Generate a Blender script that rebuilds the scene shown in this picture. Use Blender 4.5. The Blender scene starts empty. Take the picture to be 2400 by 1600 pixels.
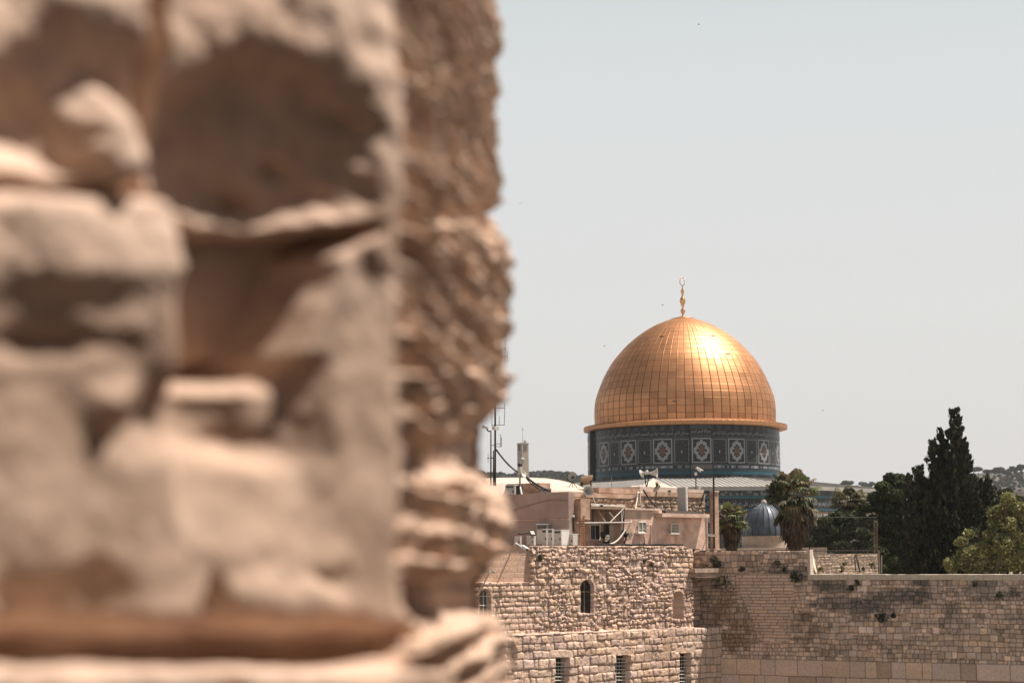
import bpy, math, random
import numpy as np
from mathutils import Vector, Matrix

# ------------------------------------------------------------------ camera, sky, sun
E = 20.0                                   # eye height above the plaza
FPX, CX, CY = 4576.0, 1200.0, 800.0        # focal length in photo pixels, image centre
PITCH, ROLL = math.atan(520/4576.0), math.radians(0.5)
sc = bpy.context.scene
FW = Vector((0, math.cos(PITCH), math.sin(PITCH)))
R0 = Vector((1, 0, 0)); U0 = Vector((0, -math.sin(PITCH), math.cos(PITCH)))
RT = R0*math.cos(ROLL) - U0*math.sin(ROLL)
UP = U0*math.cos(ROLL) + R0*math.sin(ROLL)
EYE = Vector((0, 0, E))
cam_data = bpy.data.cameras.new('camera')
cam = bpy.data.objects.new('camera', cam_data)
sc.collection.objects.link(cam)
m3 = Matrix((RT, UP, -FW)).transposed()
cam.matrix_world = Matrix.Translation(EYE) @ m3.to_4x4()
cam_data.sensor_width = 36.0
cam_data.lens = 36.0*FPX/2400.0
cam_data.clip_start = 0.1
cam_data.clip_end = 20000
cam_data.dof.use_dof = True
cam_data.dof.focus_distance = 190.0
cam_data.dof.aperture_fstop = 1.8
sc.camera = cam

SUN = Vector((0.42, 0.08, 0.905)).normalized()
w = bpy.data.worlds.new("World"); sc.world = w; w.use_nodes = True
nt = w.node_tree; nt.nodes.clear()
out = nt.nodes.new('ShaderNodeOutputWorld'); bg = nt.nodes.new('ShaderNodeBackground')
sky = nt.nodes.new('ShaderNodeTexSky'); sky.sky_type = 'NISHITA'; sky.sun_disc = False
sky.sun_elevation = math.asin(SUN.z); sky.sun_rotation = math.atan2(SUN.x, SUN.y)
sky.air_density = 1.0; sky.dust_density = 4.0; sky.ozone_density = 1.0; sky.altitude = 700
hs = nt.nodes.new('ShaderNodeHueSaturation'); hs.inputs['Saturation'].default_value = 0.45
hs.inputs['Value'].default_value = 0.38
tint = nt.nodes.new('ShaderNodeMix'); tint.data_type = 'RGBA'; tint.blend_type = 'MIX'
tcw = nt.nodes.new('ShaderNodeTexCoord'); sxz = nt.nodes.new('ShaderNodeSeparateXYZ')
nt.links.new(tcw.outputs['Generated'], sxz.inputs[0])
rmp = nt.nodes.new('ShaderNodeValToRGB')                # warm pale haze at the horizon, cooler above
rmp.color_ramp.elements[0].position = 0.02; rmp.color_ramp.elements[0].color = (.73, .70, .685, 1)
rmp.color_ramp.elements[1].position = 0.34; rmp.color_ramp.elements[1].color = (.675, .725, .745, 1)
xx_ = rmp.color_ramp.elements.new(.13); xx_.color = (.745, .745, .73, 1)
nt.links.new(sxz.outputs[2], rmp.inputs[0])
rs = nt.nodes.new('ShaderNodeVectorMath'); rs.operation = 'SCALE'; rs.inputs['Scale'].default_value = 10.5
nt.links.new(rmp.outputs[0], rs.inputs[0]); nt.links.new(rs.outputs[0], tint.inputs[7])
hz = nt.nodes.new('ShaderNodeMapRange'); hz.interpolation_type = 'SMOOTHSTEP'
hz.inputs[1].default_value = 0.22; hz.inputs[2].default_value = 0.62; hz.inputs[3].default_value = 0.88; hz.inputs[4].default_value = 0.02
nt.links.new(sxz.outputs[2], hz.inputs[0]); nt.links.new(hz.outputs[0], tint.inputs[0])
nt.links.new(sky.outputs[0], hs.inputs['Color'])
nt.links.new(hs.outputs[0], tint.inputs[6])
nt.links.new(tint.outputs[2], bg.inputs['Color'])
bg.inputs['Strength'].default_value = 0.070
nt.links.new(bg.outputs[0], out.inputs[0])
sd = bpy.data.lights.new('sun', 'SUN'); sd.energy = 5.0; sd.angle = math.radians(0.5)
sd.color = (1.0, 0.905, 0.80)
so = bpy.data.objects.new('sun', sd); sc.collection.objects.link(so)
so.rotation_euler = (-SUN).to_track_quat('-Z', 'Y').to_euler()
so.location = (30, 20, 120)
sc.view_settings.view_transform = 'Standard'; sc.view_settings.look = 'None'
sc.view_settings.exposure = 0.6; sc.view_settings.gamma = 1.0
sc.render.engine = 'CYCLES'
sc.cycles.max_bounces = 6; sc.cycles.diffuse_bounces = 3; sc.cycles.transparent_max_bounces = 6
sc.cycles.sample_clamp_indirect = 4.0

# ------------------------------------------------------------------ projection helpers
def ray(px, py):
    return FW + RT*((px-CX)/FPX) - UP*((py-CY)/FPX)
def P(px, py, Y):
    d = ray(px, py); return EYE + d*(Y/d.y)
def zat(px, py, Y): return P(px, py, Y).z
def qx(px, py=1250):
    d = ray(px, py); return d.x/d.y
def onplane(px, py, p0, n):
    d = ray(px, py); t = (Vector(p0)-EYE).dot(n)/d.dot(n); return EYE + d*t
AW, AB = math.radians(34), math.radians(48)
TW = Vector((math.cos(AW), -math.sin(AW), 0)); NW = Vector((-math.sin(AW), -math.cos(AW), 0))
TB = Vector((math.cos(AB), math.sin(AB), 0)); NB = Vector((math.sin(AB), -math.cos(AB), 0))
CC = Vector((qx(1677)*115, 115, 0))        # inner corner of the two great walls
def onB(px, py, off=0.0): return onplane(px, py, CC - NB*off, NB)
def onW(px, py, off=0.0): return onplane(px, py, CC - NW*off, NW)

# ------------------------------------------------------------------ noise
def _h(ix, iy, seed):
    n = (ix.astype(np.int64)*374761393 + iy.astype(np.int64)*668265263 + seed*1442695041) & 0xffffffff
    n = ((n ^ (n >> 13))*1274126177) & 0xffffffff
    n = ((n ^ (n >> 15))*2246822519) & 0xffffffff
    return ((n ^ (n >> 16)) & 0xffffff)/float(0xffffff)
def vn(x, y, seed=0):
    ix = np.floor(x); iy = np.floor(y); fx = x-ix; fy = y-iy
    fx = fx*fx*(3-2*fx); fy = fy*fy*(3-2*fy)
    a = _h(ix, iy, seed); b = _h(ix+1, iy, seed); c = _h(ix, iy+1, seed); d = _h(ix+1, iy+1, seed)
    return (a*(1-fx)+b*fx)*(1-fy) + (c*(1-fx)+d*fx)*fy
def fbm(x, y, o=4, seed=0, g=0.5):
    r = 0; a = 1; t = 0
    for i in range(o):
        r = r + a*vn(x*2**i+17.3*i, y*2**i-9.1*i, seed+i); t += a; a *= g
    return r/t
def sstep(a, b, x):
    t = np.clip((x-a)/(b-a), 0, 1); return t*t*(3-2*t)

# ------------------------------------------------------------------ materials
def mat(name, col, rough=0.8, metal=0.0, var=0.12, scale=3.0, bump=0.0, bscale=20.0, attr=False, spec=0.3, col2=None, var_detail=5.0):
    m = bpy.data.materials.new(name); m.use_nodes = True
    t = m.node_tree; b = t.nodes['Principled BSDF']
    b.inputs['Roughness'].default_value = rough; b.inputs['Metallic'].default_value = metal
    b.inputs['Specular IOR Level'].default_value = spec
    tc = t.nodes.new('ShaderNodeTexCoord')
    nz = t.nodes.new('ShaderNodeTexNoise'); nz.inputs['Scale'].default_value = scale; nz.inputs['Detail'].default_value = var_detail
    t.links.new(tc.outputs['Object'], nz.inputs['Vector'])
    ramp = t.nodes.new('ShaderNodeMapRange'); ramp.inputs[1].default_value = 0.3; ramp.inputs[2].default_value = 0.7
    ramp.inputs[3].default_value = 1-var; ramp.inputs[4].default_value = 1+var
    t.links.new(nz.outputs[0], ramp.inputs[0])
    mul = t.nodes.new('ShaderNodeVectorMath'); mul.operation = 'SCALE'
    if attr:
        at = t.nodes.new('ShaderNodeAttribute'); at.attribute_name = 'Col'
        t.links.new(at.outputs['Color'], mul.inputs[0])
    elif col2 is not None:
        mx = t.nodes.new('ShaderNodeMix'); mx.data_type = 'RGBA'
        nz2 = t.nodes.new('ShaderNodeTexNoise'); nz2.inputs['Scale'].default_value = scale*0.35; nz2.inputs['Detail'].default_value = 6
        t.links.new(tc.outputs['Object'], nz2.inputs['Vector'])
        r2 = t.nodes.new('ShaderNodeMapRange'); r2.inputs[1].default_value = 0.42; r2.inputs[2].default_value = 0.6
        t.links.new(nz2.outputs[0], r2.inputs[0]); t.links.new(r2.outputs[0], mx.inputs[0])
        mx.inputs[6].default_value = (*col, 1); mx.inputs[7].default_value = (*col2, 1)
        t.links.new(mx.outputs[2], mul.inputs[0])
    else:
        mul.inputs[0].default_value = col
    t.links.new(ramp.outputs[0], mul.inputs['Scale'])
    t.links.new(mul.outputs[0], b.inputs['Base Color'])
    if bump > 0:
        nb = t.nodes.new('ShaderNodeTexNoise'); nb.inputs['Scale'].default_value = bscale; nb.inputs['Detail'].default_value = 8
        t.links.new(tc.outputs['Object'], nb.inputs['Vector'])
        bp = t.nodes.new('ShaderNodeBump'); bp.inputs['Strength'].default_value = 0.7; bp.inputs['Distance'].default_value = bump
        t.links.new(nb.outputs[0], bp.inputs['Height']); t.links.new(bp.outputs[0], b.inputs['Normal'])
    return m

M = {}
M['wallstone'] = mat('weathered_limestone', (.45, .33, .25), .9, attr=True, var=.16, scale=9, bump=.03, bscale=14)
M['rock'] = mat('eroded_rock', (.45, .33, .25), .92, attr=True, var=.12, scale=22, bump=.004, bscale=90)
M['plaster'] = mat('pink_plaster', (.60, .43, .345), .9, var=.22, scale=2.2, bump=.02, bscale=9, col2=(.49, .34, .27))
M['plaster_tan'] = mat('tan_plaster', (.48, .335, .25), .9, var=.2, scale=3, bump=.03, bscale=8, col2=(.36, .22, .155))
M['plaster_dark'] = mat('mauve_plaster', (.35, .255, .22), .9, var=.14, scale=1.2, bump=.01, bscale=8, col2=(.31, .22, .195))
M['roofpale'] = mat('pale_roof_render', (.54, .44, .37), .9, var=.14, scale=2.5, bump=.03, bscale=5, col2=(.56, .46, .39))
M['plaster_blocker'] = mat('brown_plaster', (.16, .11, .08), .9, var=.2, scale=2)
M['leadroof'] = mat('lead_roof_sheet', (.31, .30, .285), .6, var=.10, scale=1.2, col2=(.36, .34, .315))
M['white'] = mat('white_enamel', (.70, .69, .66), .5, var=.06, scale=4)
M['cream'] = mat('cream_metal', (.52, .49, .45), .55, var=.1, scale=5)
M['cabinetgrey'] = mat('pale_grey_enamel', (.42, .40, .38), .5, var=.05, scale=2)
M['greymetal'] = mat('grey_metal', (.30, .29, .27), .5, metal=.3, var=.12, scale=5)
M['louvre'] = mat('dark_louvre', (.10, .085, .075), .7, var=.2, scale=20)
M['black'] = mat('black_cable', (.012, .012, .013), .6, var=.2)
M['darkmetal'] = mat('dark_metal', (.035, .03, .028), .6, metal=.3, var=.25)
M['rust'] = mat('rusty_iron', (.28, .13, .075), .8, var=.3, scale=12)
M['glassdark'] = mat('dark_glass', (.012, .013, .014), .15, var=.2, spec=.5)
M['glassgrey'] = mat('grey_window_glass', (.09, .09, .085), .3, var=.3, spec=.5)
M['whitebar'] = mat('white_painted_bar', (.62, .58, .52), .6, var=.1)
M['rawwood'] = mat('weathered_wood', (.28, .20, .14), .85, var=.25, scale=8)
M['chrome'] = mat('lamp_reflector', (.55, .55, .53), .25, metal=.8, var=.1)
M['bark'] = mat('tree_bark', (.10, .075, .055), .95, var=.3, scale=6)
M['palmbark'] = mat('palm_trunk_fibre', (.13, .085, .055), .95, var=.35, scale=6)
M['ground'] = mat('dusty_ground', (.17, .14, .11), .95, var=.2, scale=.05, col2=(.13, .12, .09))
M['paving'] = mat('pale_stone_paving', (.30, .25, .20), .85, var=.12, scale=.6)
M['asphalt'] = mat('worn_dark_asphalt', (.06, .055, .05), .95, var=.2, scale=3)
M['hill'] = mat('dry_hill_scrub', (.045, .046, .036), .95, var=.35, scale=.03, col2=(.12, .10, .08), var_detail=8)
M['bird'] = mat('dark_feathers', (.05, .05, .05), .9)
M['tile_white'] = mat('white_glazed_tile', (.27, .275, .29), .35, var=.12, scale=6)
M['tile_dark'] = mat('blue_black_glazed_tile', (.016, .018, .021), .3, var=.3, scale=8)
M['tile_slate'] = mat('slate_blue_glazed_tile', (.043, .048, .052), .35, var=.25, scale=8)
M['tile_mid'] = mat('grey_blue_glazed_tile', (.13, .145, .16), .35, var=.2, scale=8)
M['tile_turq'] = mat('turquoise_glazed_tile', (.02, .085, .115), .3, var=.2, scale=5)
M['tile_brown'] = mat('ochre_glazed_tile', (.11, .065, .04), .4, var=.3, scale=8)
M['tile_green'] = mat('green_lattice_tile', (.022, .035, .027), .4, var=.4, scale=9)
M['goldplain'] = mat('gilded_copper_edge', (.46, .235, .115), .5, metal=.75, var=.15, scale=3)
M['finial'] = mat('gilded_finial', (.85, .50, .27), .3, metal=.85, var=.08)

def leafmat(name, cols, rough=.6, trans=.25):
    m = bpy.data.materials.new(name); m.use_nodes = True
    t = m.node_tree; b = t.nodes['Principled BSDF']
    b.inputs['Roughness'].default_value = rough; b.inputs['Specular IOR Level'].default_value = .35
    at = t.nodes.new('ShaderNodeAttribute'); at.attribute_name = 'Col'
    t.links.new(at.outputs['Color'], b.inputs['Base Color'])
    tr = t.nodes.new('ShaderNodeBsdfTranslucent'); t.links.new(at.outputs['Color'], tr.inputs['Color'])
    mx = t.nodes.new('ShaderNodeMixShader'); mx.inputs[0].default_value = trans
    o = [n for n in t.nodes if n.type == 'OUTPUT_MATERIAL'][0]
    t.links.new(b.outputs[0], mx.inputs[1]); t.links.new(tr.outputs[0], mx.inputs[2]); t.links.new(mx.outputs[0], o.inputs[0])
    return m
M['leaf'] = leafmat('foliage', None)
M['leafdry'] = leafmat('dry_foliage', None, trans=.1)

# gilded plates of the dome: seams and plate-to-plate tone follow the dome's own rows and columns
def dome_gold():
    m = bpy.data.materials.new('gilded_dome_plates'); m.use_nodes = True
    t = m.node_tree; b = t.nodes['Principled BSDF']; L = t.links.new
    uv = t.nodes.new('ShaderNodeUVMap'); uv.uv_map = 'UVMap'
    fr = t.nodes.new('ShaderNodeVectorMath'); fr.operation = 'FRACTION'; L(uv.outputs[0], fr.inputs[0])
    fl = t.nodes.new('ShaderNodeVectorMath'); fl.operation = 'FLOOR'; L(uv.outputs[0], fl.inputs[0])
    sp = t.nodes.new('ShaderNodeSeparateXYZ'); L(fr.outputs[0], sp.inputs[0])
    def near(sock, wd):
        a = t.nodes.new('ShaderNodeMath'); a.operation = 'SUBTRACT'; L(sock, a.inputs[0]); a.inputs[1].default_value = .5
        c = t.nodes.new('ShaderNodeMath'); c.operation = 'ABSOLUTE'; L(a.outputs[0], c.inputs[0])
        g = t.nodes.new('ShaderNodeMapRange'); L(c.outputs[0], g.inputs[0])
        g.inputs[1].default_value = .5-wd; g.inputs[2].default_value = .5-wd*.45; return g.outputs[0]
    seam = t.nodes.new('ShaderNodeMath'); seam.operation = 'MAXIMUM'
    L(near(sp.outputs[0], .065), seam.inputs[0])
    hs_ = t.nodes.new('ShaderNodeMath'); hs_.operation = 'MULTIPLY'; L(near(sp.outputs[1], .055), hs_.inputs[0]); hs_.inputs[1].default_value = .6
    L(hs_.outputs[0], seam.inputs[1])
    wn = t.nodes.new('ShaderNodeTexWhiteNoise'); wn.noise_dimensions = '2D'; L(fl.outputs[0], wn.inputs['Vector'])
    rp = t.nodes.new('ShaderNodeValToRGB'); L(wn.outputs['Value'], rp.inputs[0])
    e = rp.color_ramp.elements; e[0].position = 0; e[0].color = (.44, .215, .11, 1); e[1].position = 1; e[1].color = (.61, .30, .145, 1)
    x = rp.color_ramp.elements.new(.10); x.color = (.51, .25, .125, 1)
    x = rp.color_ramp.elements.new(.25); x.color = (.57, .28, .135, 1)
    nz = t.nodes.new('ShaderNodeTexNoise'); nz.inputs['Scale'].default_value = .5; nz.inputs['Detail'].default_value = 6
    tc = t.nodes.new('ShaderNodeTexCoord'); L(tc.outputs['Object'], nz.inputs['Vector'])
    mr = t.nodes.new('ShaderNodeMapRange'); L(nz.outputs[0], mr.inputs[0]); mr.inputs[1].default_value = .3; mr.inputs[2].default_value = .7
    mr.inputs[3].default_value = .84; mr.inputs[4].default_value = 1.12
    sc_ = t.nodes.new('ShaderNodeVectorMath'); sc_.operation = 'SCALE'; L(rp.outputs[0], sc_.inputs[0]); L(mr.outputs[0], sc_.inputs['Scale'])
    mx = t.nodes.new('ShaderNodeMix'); mx.data_type = 'RGBA'; L(seam.outputs[0], mx.inputs[0])
    L(sc_.outputs[0], mx.inputs[6]); mx.inputs[7].default_value = (.14, .065, .03, 1)
    L(mx.outputs[2], b.inputs['Base Color'])
    b.inputs['Metallic'].default_value = .9
    r2 = t.nodes.new('ShaderNodeMapRange'); L(wn.outputs['Value'], r2.inputs[0]); r2.inputs[3].default_value = .53; r2.inputs[4].default_value = .47
    L(r2.outputs[0], b.inputs['Roughness'])
    bp = t.nodes.new('ShaderNodeBump'); bp.inputs['Distance'].default_value = .05; bp.inputs['Strength'].default_value = .5
    L(seam.outputs[0], bp.inputs['Height']); L(bp.outputs[0], b.inputs['Normal'])
    return m
M['gold'] = dome_gold()

# lead dome with darker streaks
M['lead'] = mat('lead_sheet_blue_grey', (.055, .065, .08), .45, metal=.35, var=.3, scale=2.5, col2=(.10, .115, .135))

# ------------------------------------------------------------------ object helpers
C = sc.collection
class Thing:
    """root of a thing: an Empty at its base; parts are built in world coordinates"""
    def __init__(s, name, label, cat, loc, group=None):
        s.o = bpy.data.objects.new(name, None); C.objects.link(s.o)
        s.o.location = loc; s.loc = Vector(loc); s.o.empty_display_size = .2
        s.o['label'] = label; s.o['category'] = cat
        if group: s.o['group'] = group
def tag(o, label, cat=None, group=None, kind=None):
    if label: o['label'] = label
    if cat: o['category'] = cat
    if group: o['group'] = group
    if kind: o['kind'] = kind
    return o
def mkobj(name, verts, faces, mats, parent=None, midx=None, smooth=False, loc=None, colors=None, label=None, kind=None):
    """parent: Thing, or (Thing, part object) for a sub-part, or None for top level with base at loc"""
    V = np.asarray(verts, dtype=np.float64).reshape(-1, 3)
    org = Vector((0, 0, 0)); par = None
    if isinstance(parent, Thing): org = parent.loc; par = parent.o
    elif isinstance(parent, tuple): org = parent[0].loc; par = parent[1]
    elif loc is not None: org = Vector(loc)
    V = V - np.array(org)
    me = bpy.data.meshes.new(name)
    if isinstance(faces, np.ndarray):
        nf = len(faces); k = faces.shape[1]
        me.vertices.add(len(V)); me.vertices.foreach_set('co', V.astype(np.float32).ravel())
        me.loops.add(nf*k); me.loops.foreach_set('vertex_index', faces.astype(np.int32).ravel())
        me.polygons.add(nf); me.polygons.foreach_set('loop_start', np.arange(0, nf*k, k, dtype=np.int32))
        me.update(calc_edges=True)
    else:
        me.from_pydata([tuple(v) for v in V], [], faces)
    if not isinstance(mats, (list, tuple)): mats = [mats]
    for m in mats: me.materials.append(M[m] if isinstance(m, str) else m)
    if midx is not None: me.polygons.foreach_set('material_index', np.asarray(midx, dtype=np.int32))
    me.polygons.foreach_set('use_smooth', np.full(len(me.polygons), bool(smooth)))
    if colors is not None:
        a = me.color_attributes.new('Col', 'FLOAT_COLOR', 'POINT')
        cc = np.ones((len(V), 4), dtype=np.float32); cc[:, :3] = colors
        a.data.foreach_set('color', cc.ravel())
    me.update()
    o = bpy.data.objects.new(name, me); C.objects.link(o)
    if par is not None: o.parent = par
    elif loc is not None: o.location = org
    if label: o['label'] = label
    if kind: o['kind'] = kind
    return o
class MB:
    def __init__(s): s.v = []; s.f = []; s.mi = []; s.m = 0
    def add(s, vs, fs):
        b = len(s.v); s.v += [tuple(v) for v in vs]
        for f in fs: s.f.append(tuple(b+i for i in f)); s.mi.append(s.m)
        return s
    def frame_box(s, c, ax, ay, az, hx, hy, hz):
        vs = []
        for k in (-1, 1):
            for j in (-1, 1):
                for i in (-1, 1): vs.append(Vector(c)+ax*(i*hx)+ay*(j*hy)+az*(k*hz))
        return s.add(vs, [(0,2,3,1),(4,5,7,6),(0,1,5,4),(2,6,7,3),(0,4,6,2),(1,3,7,5)])
    def prism(s, poly, z0, z1):
        """poly: list of (x,y) or Vectors; upright prism"""
        n = len(poly); vs = [(p[0], p[1], z0) for p in poly]+[(p[0], p[1], z1 if not isinstance(z1, (list, tuple)) else z1[i]) for i, p in enumerate(poly)]
        fs = [tuple(range(n-1, -1, -1)), tuple(range(n, 2*n))]+[(i, (i+1) % n, n+(i+1) % n, n+i) for i in range(n)]
        return s.add(vs, fs)
    def tube(s, p0, p1, r0, r1=None, n=8, cap=True):
        r1 = r0 if r1 is None else r1
        p0 = Vector(p0); p1 = Vector(p1); d = (p1-p0).normalized()
        a = d.orthogonal().normalized(); b = d.cross(a); vs = []
        for p, r in ((p0, r0), (p1, r1)):
            for i in range(n):
                t = 2*math.pi*i/n; vs.append(p+a*(math.cos(t)*r)+b*(math.sin(t)*r))
        fs = [(i, (i+1) % n, n+(i+1) % n, n+i) for i in range(n)]
        if cap: fs += [tuple(range(n-1, -1, -1)), tuple(range(n, 2*n))]
        return s.add(vs, fs)
    def poly(s, pts, r, n=6):
        for a, b in zip(pts[:-1], pts[1:]): s.tube(a, b, r, r, n)
        return s
    def lathe(s, prof, o, ax=(0, 0, 1), n=20, cap=True):
        ax = Vector(ax).normalized(); a = ax.orthogonal().normalized(); b = ax.cross(a); o = Vector(o); vs = []
        for r, h in prof:
            for i in range(n):
                t = 2*math.pi*i/n; vs.append(o+ax*h+a*(math.cos(t)*r)+b*(math.sin(t)*r))
        fs = []
        for j in range(len(prof)-1):
            for i in range(n): fs.append((j*n+i, j*n+(i+1) % n, (j+1)*n+(i+1) % n, (j+1)*n+i))
        if cap: fs += [tuple(range(n-1, -1, -1)), tuple(range((len(prof)-1)*n, len(prof)*n))]
        return s.add(vs, fs)
    def build(s, name, mats, parent=None, smooth=False, loc=None, label=None, kind=None):
        return mkobj(name, s.v, s.f, mats, parent, midx=s.mi, smooth=smooth, loc=loc, label=label, kind=kind)
Z = Vector((0, 0, 1))
def cbox(mb, pxL, pxC, pxR, pyt, pyb, Yc, dl=None, dr=None, inset=0.0):
    """upright box whose near corner stands at photo column pxC, depth Yc; left face runs parallel to the long
    wall (in shade), right face parallel to the left-hand facade (in sun). returns corner points at the base"""
    Cn = P(pxC, (pyt+pyb)/2, Yc); Cn.z = 0
    pm = (pyt+pyb)/2
    def ln(px, d):
        q = qx(px, pm); return (q*Cn.y-Cn.x)/(d.x-q*d.y)
    ll = ln(pxL, -TW) if dl is None else dl
    lr = ln(pxR, TB) if dr is None else dr
    z0 = zat(pxC, pyb, Yc); z1 = zat(pxC, pyt, Yc)
    a = Cn; b = Cn+TB*lr; c = b-TW*ll; d = Cn-TW*ll
    mb.prism([a, b, c, d], z0, z1)
    return Cn, ll, lr, z0, z1
def boxB(mb, px0, px1, pyt, pyb, off, depth):
    """box parallel to the left facade; its front face lies `off` behind the facade plane"""
    a = onB(px0, (pyt+pyb)/2, off); b = onB(px1, (pyt+pyb)/2, off)
    z1 = (onB(px0, pyt, off).z+onB(px1, pyt, off).z)/2; z0 = (onB(px0, pyb, off).z+onB(px1, pyb, off).z)/2
    mb.prism([a, b, b-NB*depth, a-NB*depth], z0, z1); return a, b, z0, z1
def boxW(mb, px0, px1, pyt, pyb, off, depth):
    a = onW(px0, (pyt+pyb)/2, off); b = onW(px1, (pyt+pyb)/2, off)
    z1 = (onW(px0, pyt, off).z+onW(px1, pyt, off).z)/2; z0 = (onW(px0, pyb, off).z+onW(px1, pyb, off).z)/2
    mb.prism([a, b, b-NW*depth, a-NW*depth], z0, z1); return a, b, z0, z1

# ------------------------------------------------------------------ setting: plaza, terraces, hills
GZ = E-1.6
mb = MB(); mb.add([(-6000, -400, 0), (6000, -400, 0), (6000, 9000, 0), (-6000, 9000, 0)], [(0, 1, 2, 3)])
mb.build('ground', 'ground', kind='structure')
mb = MB(); mb.prism([(-30, -12), (12, -12), (12, 7.6), (-30, 7.6)], .004, GZ)
mb.build('viewing_terrace', 'asphalt', kind='structure')
# unseen house added behind the viewpoint to keep sky light off the near wall
mb = MB(); mb.prism([(-9, -2.2), (5, -3.6), (6, -9), (-9, -9)], GZ, GZ+9)
hb = mb.build('sky_block_house', 'plaster_blocker', loc=(-2, -5, GZ))
mb = MB(); mb.prism([(1.35, -2.6), (2.45, 6.3), (2.95, 6.3), (1.85, -2.6)], GZ, E+1.9)  # wall added out of view, cuts sky light from the right
jb = mb.build('sky_block_wall', 'plaster_blocker', loc=(1.9, 2, GZ))
jb['label'] = 'unseen brown wall added right of the view to block sky light'; jb['category'] = 'wall'
hb['label'] = 'unseen brown house added behind the viewpoint to block sky light'; hb['category'] = 'building'
# raised esplanade behind the great walls
Wend = CC+TW*34; Bend = CC-TB*26
ESP = E-1.35
mb = MB(); mb.prism([CC-NW*3-NB*3-TB*1, Wend-NW*2.2, Wend-NW*2.2+Vector((60, 120, 0)), (120, 420), (-150, 420), (-60, 150), Bend-NB*9], .004, ESP)
mb.build('temple_esplanade', 'paving', kind='structure')
def hill(name, x0, x1, y0, y1, hf, nx=160, ny=40):
    X, Y = np.meshgrid(np.linspace(x0, x1, nx), np.linspace(y0, y1, ny))
    Zz = hf(X, Y); V = np.stack([X, Y, Zz], -1).reshape(-1, 3)
    i = np.arange((ny-1)*(nx-1)); r = i//(nx-1); c = i % (nx-1); a = r*nx+c
    F = np.stack([a, a+1, a+nx+1, a+nx], -1)
    return mkobj(name, V, F, 'hill', smooth=True, kind='structure')
_hx = [qx(x) for x in (900, 1100, 1400, 1500, 2000, 2150, 2300, 2500)]
_hy = [zat(x, y, 1800) for x, y in ((900, 1116), (1100, 1117), (1400, 1122), (1500, 1158), (2000, 1156), (2150, 1130), (2300, 1114), (2500, 1106))]
def hf(X, Y):
    ridge = sstep(1050, 1800, Y)*(1-.6*sstep(1950, 2600, Y))
    return (np.interp(X/Y, _hx, _hy)+(fbm(X/130, Y/130, 4, 3)-.5)*9)*ridge
hill('hills', -1500, 1500, 1000, 2600, hf)

# ------------------------------------------------------------------ masonry generator
class Masonry:
    def __init__(s, s0, s1, z0, z1, h, w, seed, zj=0.0):
        rng = np.random.RandomState(seed); zs = [z0]
        while zs[-1] < z1: zs.append(zs[-1]+rng.uniform(*h))
        s.z = np.array(zs); s.BIG = 1000.0; E_ = []; s.seed = seed
        for i in range(len(zs)):
            hh = zs[i+1]-zs[i] if i+1 < len(zs) else h[0]
            x = s0-rng.uniform(0, w[1]); row = [x]
            while x < s1: x += rng.uniform(*w)*(0.6+0.4*hh/h[1]); row.append(x)
            E_.append(np.array(row)+i*s.BIG)
        s.e = np.concatenate(E_)
    def ev(s, S, Zz):
        i = np.clip(np.searchsorted(s.z, Zz, side='right')-1, 0, len(s.z)-2)
        key = S+i*s.BIG
        j = np.clip(np.searchsorted(s.e, key, side='right')-1, 0, len(s.e)-2)
        dx = np.minimum(key-s.e[j], s.e[j+1]-key); dz = np.minimum(Zz-s.z[i], s.z[i+1]-Zz)
        r1 = _h(j, i, s.seed+5); r2 = _h(j, i, s.seed+6); r3 = _h(j, i, s.seed+7)
        return np.maximum(dx, 0), np.maximum(dz, 0), r1, r2, r3
def stone(S, Zz, mas, joint, rnd, bulge, relief, warp=0.0, wf=2.0, seed=0, rough=.02, rf=5.0):
    """height and tone of coursed stone: each stone keeps its own depth, tilt and colour"""
    Sw = S+(fbm(S*wf, Zz*wf, 3, seed+11)-.5)*warp*2; Zw = Zz+(fbm(S*wf*.8, Zz*wf, 3, seed+12)-.5)*warp*2
    dx, dz, r1, r2, r3 = mas.ev(Sw, Zw)
    k = rnd
    d = -np.log(np.exp(-dx/k)+np.exp(-dz/k)+1e-9)*k     # soft corner distance
    d = np.maximum(d, 0)
    prof = 1-np.exp(-d/bulge[1])
    H = prof*bulge[0]+(r1-.5)*relief*sstep(0, joint*2, d)
    H = H+(fbm(S*rf, Zz*rf, 4, seed+13)-.5)*rough*2
    J = 1-sstep(joint*.35, joint, d)
    return H, J, r1, r2, r3
def tone(base, r2, r3, amt, hue=.06):
    b = np.array(base); t = 1+(r2-.5)*2*amt
    c = b[None, None, :]*t[..., None]
    h = (r3-.5)*2*hue
    c = c*np.stack([1+h*.2, 1-h*.1, 1-h*1.2], -1)
    return c
def grid_faces(ny, nx):
    i = np.arange((ny-1)*(nx-1)); r = i//(nx-1); c = i % (nx-1); a = r*nx+c
    return np.stack([a, a+1, a+nx+1, a+nx], -1)
def project(Pw):
    d = Pw-np.array(EYE); f = d@np.array(FW)
    return CX+FPX*(d@np.array(RT))/f, CY-FPX*(d@np.array(UP))/f
def lerp(a, b, t):
    return a*(1-t[..., None])+b*t[..., None] if a.ndim == 3 else a*(1-t)+b*t

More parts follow.
